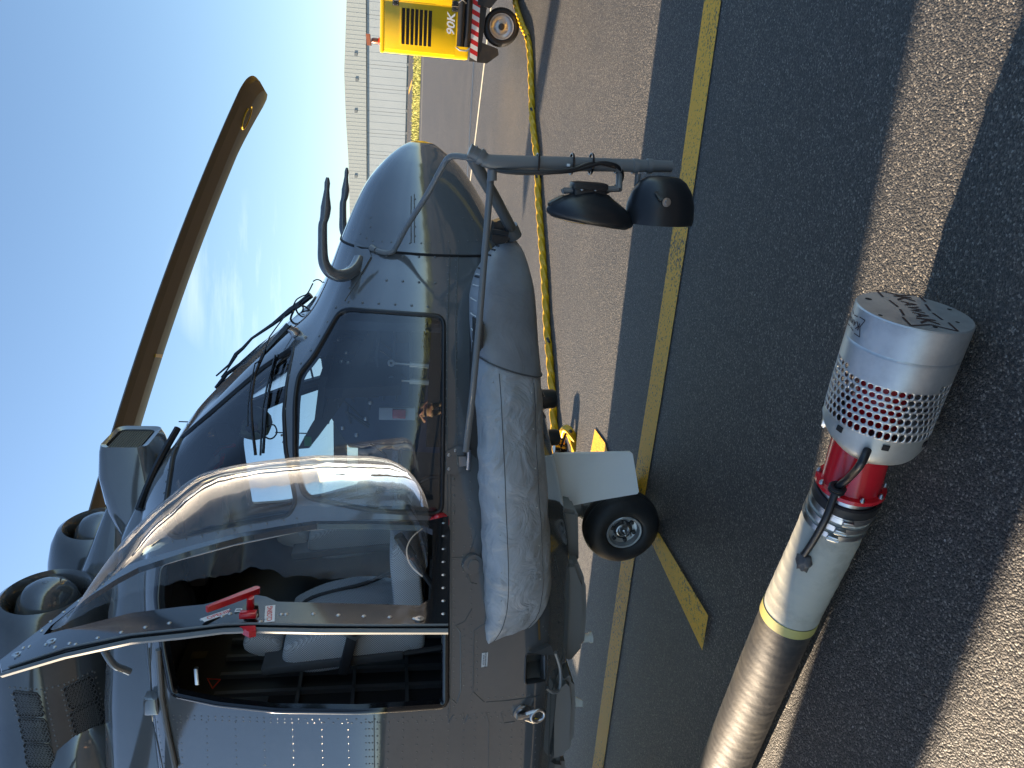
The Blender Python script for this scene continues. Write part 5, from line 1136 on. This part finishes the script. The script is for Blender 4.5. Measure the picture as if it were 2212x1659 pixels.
m = MB(); m.lathe([(.03, .038), (.10, .04), (.13, .03), (.135, 0)], (-.33, .25, 1.955), (0, 0, 1), 20); m.prism([(-.40, .20, 2.08), (-.25, .20, 2.10), (-.25, .30, 2.16), (-.40, .30, 2.14)], (0, 0, .01)); m.build('beacon_lens', P('beacon_brown', (.14, .05, .02), .25), bc)

# ================================================================== yellow power cable
YCAB = P('yellow_cable_jacket', (.82, .46, .01), .42, 0, .5, noise=(18, (.66, .36, .01), .4, .75))
cp = [(1106, -40), (1112, 0), (1118.6, 26), (1129, 57), (1139.5, 81), (1145, 117), (1147, 161), (1148.6, 208), (1149.5, 247), (1153, 286), (1159, 333), (1162, 378), (1163, 427), (1169, 507), (1175, 587), (1179, 651), (1182, 714), (1188, 778), (1194, 862), (1198, 930), (1207, 985), (1222, 1035), (1245, 1065), (1270, 1050)]
pts = [ground(*q, .033) for q in cp]
hp = [HM @ onY(x, y, v) for x, y, v in ((1262, 1015, 1.80), (1247, 985, 1.80), (1240, 955, 1.82), (1232, 935, 1.84), (1224, 927, 1.9), (1217, 934, 1.95), (1213, 950, 2.0), (1211, 968, 2.02))]
cpath = catmull(pts+hp, 10)
def lobed(name, path, r, lobes, pitch, amp, mat, parent=None, n=20):
    V = []; prev = None; s_ = 0
    for i, p in enumerate(path):
        t = (path[min(i+1, len(path)-1)]-path[max(i-1, 0)]).normalized()
        a = t.orthogonal().normalized() if prev is None else (prev-t*prev.dot(t)).normalized(); prev = a; b = t.cross(a)
        if i: s_ += (p-path[i-1]).length
        for k in range(n): th = 2*math.pi*k/n; rr = r*(1+amp*abs(math.cos((lobes*(th+s_/pitch*2*math.pi))/2))-amp*.6); V.append(p+(a*math.cos(th)+b*math.sin(th))*rr)
    Fc = [(i*n+k, i*n+(k+1) % n, (i+1)*n+(k+1) % n, (i+1)*n+k) for i in range(len(path)-1) for k in range(n)]
    return fixn(mesh(name, V, Fc, mat, parent))
fine = [cpath[0]]
for a, b in zip(cpath[:-1], cpath[1:]):
    n = max(1, int((b-a).length/.022)); fine += [a+(b-a)*(k+1)/n for k in range(n)]
cab = lobed('power_cable', fine, .036, 4, .75, .55, YCAB)
tag(cab, 'thick twisted yellow power cable with black tape bands lying between the cart and the helicopter', 'cable')
def near(path, q): return min(range(len(path)), key=lambda i: (path[i]-q).length)
TAPE = P('black_tape', (.015, .015, .016), .4)
for q in ((1139.5, 81), (1149, 238), (1161.5, 372), (1162, 385), (1184, 738)):
    i = near(fine, ground(*q, .033)); m = MB(); m.tube([fine[max(0, i-1)], fine[i], fine[i+1]], .0375, 16, False); m.build('tape_band', TAPE, cab)
i = near(fine, hp[3]); m = MB(); m.tube([fine[i-1], fine[i], fine[i+1], fine[i+2]], .038, 16, False); m.build('tape_band', TAPE, cab)
m = MB(); c = HM @ onY(1210, 966, 2.0); m.tube([c+Vector((0, 0, -.06)), c+Vector((0, 0, .03)), c+Vector((0, 0, .06))], [.045, .05, .055], 20); m.tube([c+Vector((-.1, .03, .0)), c], .05, 16); m.build('plug', BLACK, cab)

# ================================================================== ducted air hose with perforated basket
hose = empty('air_hose', (-.087, 2.02, 0)); tag(hose, 'thick flexible air hose with a perforated metal basket and red collar lying on the asphalt', 'air hose'); HOI = Matrix.Translation((.087, -2.02, 0)); KR = .832
P0 = ground(1975, 672, .163); P1 = ground(1890, 905, .158); d_ = (P0-P1).normalized()
hpath = catmull([P0+d_*.0, P0-d_*.12, P0-d_*.24, P0-d_*.37, ground(1868, 937, .147), ground(1835, 1050, .128), ground(1802, 1120, .115), ground(1770, 1190, .110), ground(1705, 1325, .109), ground(1640, 1475, .109), ground(1562, 1659, .109), ground(1490, 1830, .109), ground(1400, 2100, .109)], 14)
hs = [0]
for a, b in zip(hpath[:-1], hpath[1:]): hs.append(hs[-1]+(b-a).length)
hs = np.array(hs); hx = np.array([tuple(p) for p in hpath])
def hp_at(s): return Vector([float(np.interp(s, hs, hx[:, k])) for k in range(3)])
def hframe(s):
    t = (hp_at(s-.02)-hp_at(s+.02)).normalized() if s > .02 else (hp_at(0)-hp_at(.04)).normalized(); b = Vector((0, 0, 1)); a = t.cross(b).normalized(); return t, a, a.cross(t).normalized()*-1 if False else t.cross(a)*-1
def cyl(s, th, r):
    t, a, b = hframe(s); return HOI @ (hp_at(s)+(a*math.cos(th)+b*math.sin(th))*r*KR)
def shell(name, prof, mat, par=None, n=56, rfun=None, ang=35):
    V = [cyl(s, 2*math.pi*k/n, r*(rfun(s, 2*math.pi*k/n) if rfun else 1)) for s, r in prof for k in range(n)]
    Fc = [(i*n+k, i*n+(k+1) % n, (i+1)*n+(k+1) % n, (i+1)*n+k) for i in range(len(prof)-1) for k in range(n)]
    return sharp(mesh(name, V, Fc, mat, par or hose), ang)
R0 = .192
bk_ = shell('basket', [(.0, 0.001), (.0, .10), (.0, R0-.004), (.004, R0), (.012, R0), (.06, R0), (.10, R0)], ALU, n=72)
# perforated wall
na, nrow, s0, ds = 46, 11, .10, .0225; V = []; Fc = []
for j in range(nrow):
    for i in range(na):
        sc = s0+(j+.5)*ds; tc_ = 2*math.pi*(i+(.5 if j % 2 else 0))/na; dth = math.pi/na; rs_ = []
        solid = (j < 2.0+1.6*math.sin(tc_+1.0))
        outer = [(-1, -1), (0, -1), (1, -1), (1, 0), (1, 1), (0, 1), (-1, 1), (-1, 0)]; k0 = len(V)
        for ox, oy in outer: V.append(cyl(sc+oy*ds/2, tc_+ox*dth, R0-.0004*(j)))
        if solid: Fc.append(tuple(range(k0, k0+8))); continue
        for ox, oy in outer: l = math.hypot(ox, oy); V.append(cyl(sc+oy/l*.0090, tc_+ox/l*.0090/(R0*KR), R0-.0004*j))
        Fc += [(k0+q, k0+(q+1) % 8, k0+8+(q+1) % 8, k0+8+q) for q in range(8)]
pw = mesh('perforated_wall', V, Fc, ALU, bk_); fixn(pw)
b = bmesh.new(); b.from_mesh(pw.data); bmesh.ops.remove_doubles(b, verts=b.verts, dist=.0005); bmesh.ops.recalc_face_normals(b, faces=b.faces); b.to_mesh(pw.data); b.free()
mo = pw.modifiers.new('thick', 'SOLIDIFY'); mo.thickness = .0022; mo.offset = -1; mo.use_rim = True
se = s0+nrow*ds
shell('basket_shoulder', [(se, R0-.0045), (se+.025, R0-.006), (se+.030, R0-.004), (se+.036, R0-.006), (se+.050, R0-.030), (se+.060, .150), (se+.085, .140), (se+.085, .11)], P('galvanised', (.50, .50, .47), .45, .6, .5, noise=(10, (.38, .37, .33), .4, .75)), bk_, 64)
for k in range(7):
    th = k*2*math.pi/7+.35; m = MB(); t, a, b = hframe(se+.01); c = cyl(se+.012, th, R0-.003); n_ = (a*math.cos(th)+b*math.sin(th)); m.box(c, (.020, .018, .004), Matrix((t.cross(n_), t, n_)).transposed(), .001); m.build('square_slot', GAP, bk_)
shell('inner_duct', [(.16, .001), (.16, .09), (.44, .10)], RED, bk_, 32)
for k, (sx_, sy_, r_) in enumerate(((.12, .02, .007), (-.09, .09, .010), (.04, .135, .006), (-.125, -.03, .006), (-.02, -.13, .007), (.08, -.08, .006))):
    t, a, b = hframe(0); c = HOI @ (hp_at(0)+a*sx_+b*sy_); m = MB(); m.lathe([(0.0008, .0001), (.0008, r_)], c, t, 14); m.build('end_hole', GAP, bk_, False)
# lettering cut in the end plate and in the side
def on_disc(x, y):
    t, a, b = hframe(0); d = ray(x, y); q = CAMP+d*((P0-CAMP).dot(t)/d.dot(t)); return HOI @ (q+t*.0012)
CUT = P('stencil_cut', (.03, .012, .012), .6)
ta, tb_ = on_disc(1946, 640), on_disc(2008, 700); tm = (ta+tb_)/2; Xd = (tb_-ta); tl_ = Xd.length; up_ = on_disc(1977+30, 670-34)-tm
t, a, b = hframe(0); Xn = Xd.normalized(); Un = t.cross(Xn); Un = Un if Un.dot(up_) > 0 else -Un
def kawak(name, place, par, L):
    # a small word with taller outer letters inside an arrow-ended dashed frame
    gl = [('K', -2, .40), ('A', -1, .30), ('W', 0, .27), ('A', 1, .30), ('K', 2, .40)]
    for ch, k, sz in gl:
        c = bpy.data.curves.new('g', 'FONT'); c.body = ch; c.size = sz*L*.78; c.align_x = 'CENTER'; c.align_y = 'CENTER'; c.offset = .004*L; o = bpy.data.objects.new('g', c); COL.objects.link(o); bpy.context.view_layer.update()
        me = bpy.data.meshes.new_from_object(o.evaluated_get(bpy.context.evaluated_depsgraph_get())); bpy.data.objects.remove(o)
        for v in me.vertices: v.co = place(v.co.x+k*.195*L, v.co.y)
        me.materials.clear(); me.materials.append(CUT); ob = bpy.data.objects.new('stencil_letter', me); COL.objects.link(ob); ob.parent = par
    m = MB(); w_ = .018*L
    for (x0, y0), (x1, y1) in (((-.35, .26), (-.62, .26)), ((-.62, .26), (-.50, .0)), ((-.50, 0), (-.62, -.26)), ((-.62, -.26), (-.35, -.26)), ((.35, .26), (.62, .26)), ((.62, .26), (.5, 0)), ((.5, 0), (.62, -.26)), ((.62, -.26), (.35, -.26)), ((-.25, .22), (-.02, .19)), ((.06, .19), (.28, .22)), ((-.25, -.22), (-.02, -.19)), ((.06, -.19), (.28, -.22))):
        dx, dy = x1-x0, y1-y0; l = math.hypot(dx, dy); nx, ny = -dy/l*.014, dx/l*.014
        m.add([place(L*(x0+nx), L*(y0+ny)), place(L*(x1+nx), L*(y1+ny)), place(L*(x1-nx), L*(y1-ny)), place(L*(x0-nx), L*(y0-ny))], [(0, 1, 2, 3)])
    tag(m.build('stencil_frame', CUT, par, False), kind=None)
kawak('disc', lambda x, y: tm+Xn*x+Un*y, bk_, tl_*1.05)
# side word: find the angle on the cylinder facing the picture point
def cylang(x, y):
    d = ray(x, y); best = None
    for i in range(0, 240):
        th = 2*math.pi*i/240
        for s in (.03, .05, .07):
            p = cyl(s, th, R0)-HOI.to_translation()*-1 if False else HOI.inverted() @ cyl(s, th, R0); q = (p-CAMP); t_, a_, b_ = hframe(s); nrm = a_*math.cos(th)+b_*math.sin(th)
            if nrm.dot(q) > 0: continue
            e = (q-d*q.dot(d)).length
            if best is None or e < best[0]: best = (e, th, s)
    return best[1], best[2]
th0, _ = cylang(1849, 708); th1, _ = cylang(1833, 690); sgn_ = 1 if ((th1-th0+math.pi) % (2*math.pi)-math.pi) > 0 else -1
kawak('side', lambda x, y: cyl(.052+y, th0+sgn_*(x+.028)/(R0*KR), R0+.0008), bk_, .10)
# clamp ring, red collar, bands
shell('clamp_ring', [(.425, .118), (.425, .134), (.430, .140), (.442, .141), (.448, .134), (.448, .112)], STEEL)
for k in range(4):
    th = k*math.pi/2+.5; m = MB(); t, a, b = hframe(.437); n_ = a*math.cos(th)+b*math.sin(th); c = cyl(.437, th, .148); m.box(c, (.03, .03, .022), Matrix((t.cross(n_), t, n_)).transposed(), .004); cl_ = m.build('clamp_lug', STEEL, hose)
    m = MB(); m.tube([c-t*.028, c+t*.030], .006, 8); m.tube([c+t*.026, c+t*.036], .010, 6); m.build('lug_bolt', STEEL, cl_)
cl_ = shell('red_collar', [(.448, .126), (.455, .126), (.457, .114), (.47, .112), (.63, .112), (.637, .115), (.64, .134), (.652, .135), (.654, .118)], RED)
for k in range(9):
    th = k*2*math.pi/9+.2; c = cyl(.640, th, .126); m = MB(); t, a, b = hframe(.64); m.lathe([(0, .008), (.008, .008), (.012, .005), (.016, .004), (.016, 0)], c, t, 8); m.build('flange_bolt', STEEL, cl_)
shell('metal_cuff', [(.654, .118), (.70, .119)], STEEL)
CREAM = P('cream_hose', (.44, .43, .36), .62, 0, .35, noise=(7, (.26, .25, .21), .5, .78), bump=(40, .3, .003))
rr = lambda s, th: 1+.012*(((s/.052+th/(2*math.pi)) % 1)**3)+.004*math.sin(s*61+th*3)
shell('inner_sleeve', [(.675, .122), (.68, .131), (.715, .132)], RUBBER)
shell('cream_sleeve', [(.685+i*.0075, .1275) for i in range(1, 84)], CREAM, rfun=rr, n=64, ang=60)
for s, w_ in ((.722, .013), (.765, .013), (.808, .013)):
    bd_ = shell('hose_band', [(s-w_, .1285), (s-w_, .132), (s+w_, .132), (s+w_, .1285)], STEEL)
    d = ray(1838-(s-.72)*420, 1098+(s-.72)*600); 
    th = None; best = 9
    for i in range(180):
        q = (HOI.inverted() @ cyl(s, 2*math.pi*i/180, .134)); v = q-CAMP; e = (v-d*v.dot(d)).length; t_, a_, b_ = hframe(s); n_ = a_*math.cos(2*math.pi*i/180)+b_*math.sin(2*math.pi*i/180)
        if n_.dot(v) < 0 and e < best: best = e; th = 2*math.pi*i/180
    t, a, b = hframe(s); n_ = a*math.cos(th)+b*math.sin(th); m = MB(); m.box(cyl(s, th, .138), (.034, .022, .014), Matrix((t.cross(n_), t, n_)).transposed(), .003); m.tube([cyl(s, th, .146)-t.cross(n_)*.02, cyl(s, th, .146)+t.cross(n_)*.02], .005, 8); m.build('band_buckle', STEEL, bd_)
shell('yellow_band', [(1.308, .1285), (1.309, .1305), (1.355, .1305), (1.356, .1285)], P('faded_yellow_tape', (.50, .44, .13), .55, noise=(14, (.42, .37, .12), .4, .7)), rfun=lambda s, th: 1+.003*math.sin(th*5+s*40))
BHOSE = P('grey_black_hose', (.024, .025, .027), .62, 0, .4, noise=(6, (.085, .075, .058), .48, .8), bump=(60, .35, .003))
shell('black_sleeve', [(1.356+i*.009, .127) for i in range(0, 150)], BHOSE, rfun=lambda s, th: 1+.008*(((s/.034+th/(2*math.pi)) % 1)**3)+.003*math.sin(s*83+th*4)+.004*math.sin(s*17+th*2), n=56, ang=60)
shell('black_sleeve', [(2.697+i*.05, .127) for i in range(0, 45)], BHOSE, n=40, ang=60)
# black cable fixed along the top with putty
allv = []; allf = []
for o in [c for c in hose.children]+list(bk_.children):
    if o.type != 'MESH': continue
    k = len(allv); allv += [v.co.copy() for v in o.data.vertices]; allf += [tuple(k+i for i in p.vertices) for p in o.data.polygons]
HBV = BVHTree.FromPolygons(allv, allf)
def hh(x, y, off):
    d = ray(x, y); p, n, i, _ = HBV.ray_cast(HOI @ CAMP, d, 20)
    if p is None: p, n, i, _ = HBV.find_nearest(HOI @ (CAMP+d*2.7))
    if n.dot(d) > 0: n = -n
    return p+n*off
kc = [(1888, 934, .004), (1866, 982, .040), (1838, 1022, .034), (1814, 1052, .020), (1792, 1110, .020), (1766, 1158, .022), (1742, 1194, .012)]
m = MB(); m.tube(catmull([hh(*q) for q in kc], 6), .0125, 12); kb = m.build('black_cable', CABLEB, hose)
m = MB(); q = hh(1817, 1046, .025); q2 = hh(1811, 1058, .022); ax_ = (q2-q).normalized(); m.lathe([(-.006, .014), (-.006, .024), (0, .028), (.006, .024), (.006, .014)], q, ax_, 20); m.lathe([(.008, .014), (.008, .024), (.014, .027), (.018, .022), (.018, .014)], q, ax_, 20); m.build('grommet', RUBBER, kb)
PUT = P('putty', (.10, .09, .085), .6, bump=(50, .6, .006)); b = bmesh.new(); bmesh.ops.create_icosphere(b, subdivisions=3, radius=1)
c = hh(1736, 1212, -.002); t, a, bb2 = hframe(.98)
random.seed(5)
for v in b.verts:
    nn = v.co.normalized(); rr_ = 1+.18*math.sin(nn.x*5+nn.y*7)+.12*math.sin(nn.z*9+nn.x*4)+random.uniform(-.06, .06); v.co = c+(t*nn.x*.036+a*nn.y*.030+bb2*nn.z*.022)*rr_
me = bpy.data.meshes.new('putty'); b.to_mesh(me); b.free(); me.materials.append(PUT); me.polygons.foreach_set('use_smooth', [True]*len(me.polygons)); o = bpy.data.objects.new('putty_lump', me); COL.objects.link(o); o.parent = hose

# ================================================================== helmet hanging behind the windshield
hc = HM @ onY(552, 915, .18)
hel = empty('flight_helmet', hc, HA); tag(hel, 'pale green flight helmet hanging behind the windshield', 'helmet')
m = MB(); m.lathe([(-.095, .0), (-.092, .04), (-.07, .075), (-.03, .10), (.02, .105), (.06, .10), (.085, .085), (.09, .06)], (0, 0, 0), (.35, 0, 1), 28); m.build('helmet_shell', P('helmet_green', (.36, .52, .40), .3, noise=(9, (.20, .31, .23), .45, .7)), hel)
m = MB(); m.lathe([(-.01, .02), (.0, .035), (.015, .036), (.02, .02), (.02, 0)], (.02, -.10, .0), (0, -1, 0), 20); m.build('ear_cup', BLACK, hel)
m = MB(); m.lathe([(.06, .108), (.075, .109), (.11, .09), (.16, .05), (.17, 0)], (0, 0, 0), (.45, 0, 1), 28); m.build('visor_cover', BLACK, hel)
m = MB(); m.tube(catmull([(0, -.1, -.02), (-.05, -.12, -.10), (-.02, -.1, -.14), (.03, -.09, -.12), (0, -.1, -.05)], 6), .005, 6); m.tube([(-.02, -.09, -.13), (-.03, -.08, -.34)], .004, 6); m.tube([(0, 0, .15), (.0, .02, .45)], .004, 6); m.build('helmet_cord', CABLEB, hel)

# ================================================================== the photographer, mirrored in the side window
per = empty('person', (0.02, -.34, 0), 0); tag(per, 'person in a beige shirt holding a phone up, mirrored in the side window', 'person')
def skin(name, nodes, edges, mat, parent, root=0, sub=2):
    me = bpy.data.meshes.new(name); me.from_pydata([n[:3] for n in nodes], edges, []); me.materials.append(mat); o = bpy.data.objects.new(name, me); COL.objects.link(o); o.parent = parent
    md = o.modifiers.new('skin', 'SKIN'); lay = me.skin_vertices[0] if me.skin_vertices else None
    if lay is None:
        bpy.context.view_layer.objects.active = o; lay = me.skin_vertices[0]
    for i, n in enumerate(nodes): lay.data[i].radius = (n[3], n[4] if len(n) > 4 else n[3]); lay.data[i].use_root = (i == root)
    md.use_smooth_shade = True; sb = o.modifiers.new('sub', 'SUBSURF'); sb.levels = sub; sb.render_levels = sub; return o
SKINM = P('skin', (.45, .27, .19), .5); SHIRT = P('beige_shirt', (.42, .30, .17), .85, noise=(14, (.34, .24, .13), .4, .7)); TROU = P('beige_trousers', (.30, .24, .15), .85); HAIR = P('dark_hair', (.02, .015, .012), .7); SHOE = P('shoe', (.03, .03, .03), .5)
nd = [(0, -.02, .95, .13, .11), (0, -.02, 1.12, .13, .10), (0, -.01, 1.32, .15, .11), (0, 0, 1.44, .10, .08), (0, .02, 1.50, .055), (0, .05, 1.57, .075, .09), (0, .045, 1.66, .085, .10), (0, .03, 1.73, .065, .08)]
ed = [(i, i+1) for i in range(7)]
def add(par_i, pts_):
    global nd, ed
    k = par_i
    for p in pts_: nd.append(p); ed.append((k, len(nd)-1)); k = len(nd)-1
    return k
for sg in (-1, 1):
    wr = add(3, [(sg*.17, 0, 1.43, .055), (sg*.27, .06, 1.22, .042), (sg*.16, .20, 1.45, .032), (sg*.11, .235, 1.53, .024, .03)])
    pm = add(wr, [(sg*.10, .25, 1.585, .022, .036)])
    for q in range(4): add(pm, [(sg*(.10-.004*q), .262+.004*q, 1.61+.012*q, .009), (sg*(.082-.004*q), .285, 1.63+.014*q, .0085), (sg*(.060-.002*q), .283, 1.635+.014*q, .0075)])
    add(wr, [(sg*.085, .245, 1.57, .010), (sg*.06, .25, 1.60, .009)])
for sg in (-1, 1): add(0, [(sg*.10, -.02, .88, .095), (sg*.11, 0, .50, .06), (sg*.11, -.03, .12, .042), (sg*.12, .04, .05, .04), (sg*.13, .14, .035, .035)])
skin('body', nd, ed, SKINM, per)
skin('shirt', [(0, -.02, .98, .155, .125), (0, -.02, 1.15, .15, .115), (0, -.01, 1.33, .17, .125), (0, 0, 1.44, .11, .09), (.18, 0, 1.43, .07), (.26, .05, 1.26, .06), (-.18, 0, 1.43, .07), (-.26, .05, 1.26, .06)], [(0, 1), (1, 2), (2, 3), (3, 4), (4, 5), (3, 6), (6, 7)], SHIRT, per)
skin('trousers', [(0, -.02, .98, .15, .12), (.10, -.02, .86, .11), (.11, 0, .50, .08), (.11, -.02, .14, .065), (-.10, -.02, .86, .11), (-.11, 0, .50, .08), (-.11, -.02, .14, .065)], [(0, 1), (1, 2), (2, 3), (0, 4), (4, 5), (5, 6)], TROU, per)
for sg in (-1, 1):
    m = MB(); m.box((sg*.125, .06, .05), (.10, .28, .10), None, .035); m.build('shoe', SHOE, per)
m = MB(); m.lathe([(-.02, .095), (.04, .108), (.09, .10), (.13, .06), (.145, 0)], (0, .02, 1.66), (0, -.35, 1), 24); m.build('hair', HAIR, per)
m = MB(); m.lathe([(-.02, .02), (.01, .014), (.028, .012), (.03, 0)], (0, .14, 1.64), (0, 1, -.2), 12); m.build('nose', SKINM, per)
for sg in (-1, 1):
    m = MB(); m.box((sg*.098, .05, 1.65), (.02, .04, .06), None, .008); m.build('ear', SKINM, per)
    m = MB(); m.lathe([(0, .012), (.004, .008), (.005, 0)], (sg*.034, .142, 1.67), (0, 1, 0), 12); m.build('eye', HAIR, per)
m = MB(); m.box((0, .136, 1.60), (.05, .012, .010), None, .004); m.build('mouth', P('lips', (.35, .15, .12), .5), per)
ph = empty('phone', (0.02, -.052, 1.65)); tag(ph, 'black phone held up in the hands of the person mirrored in the window', 'phone')
m = MB(); m.box((0, 0, 0), (.075, .008, .155), None, .003); m.build('phone_body', BLACK, ph)
m = MB(); m.lathe([(0, .011), (.003, .011), (.003, 0)], (-.02, .004, .05), (0, 1, 0), 16); m.build('phone_lens', BLACK, ph)
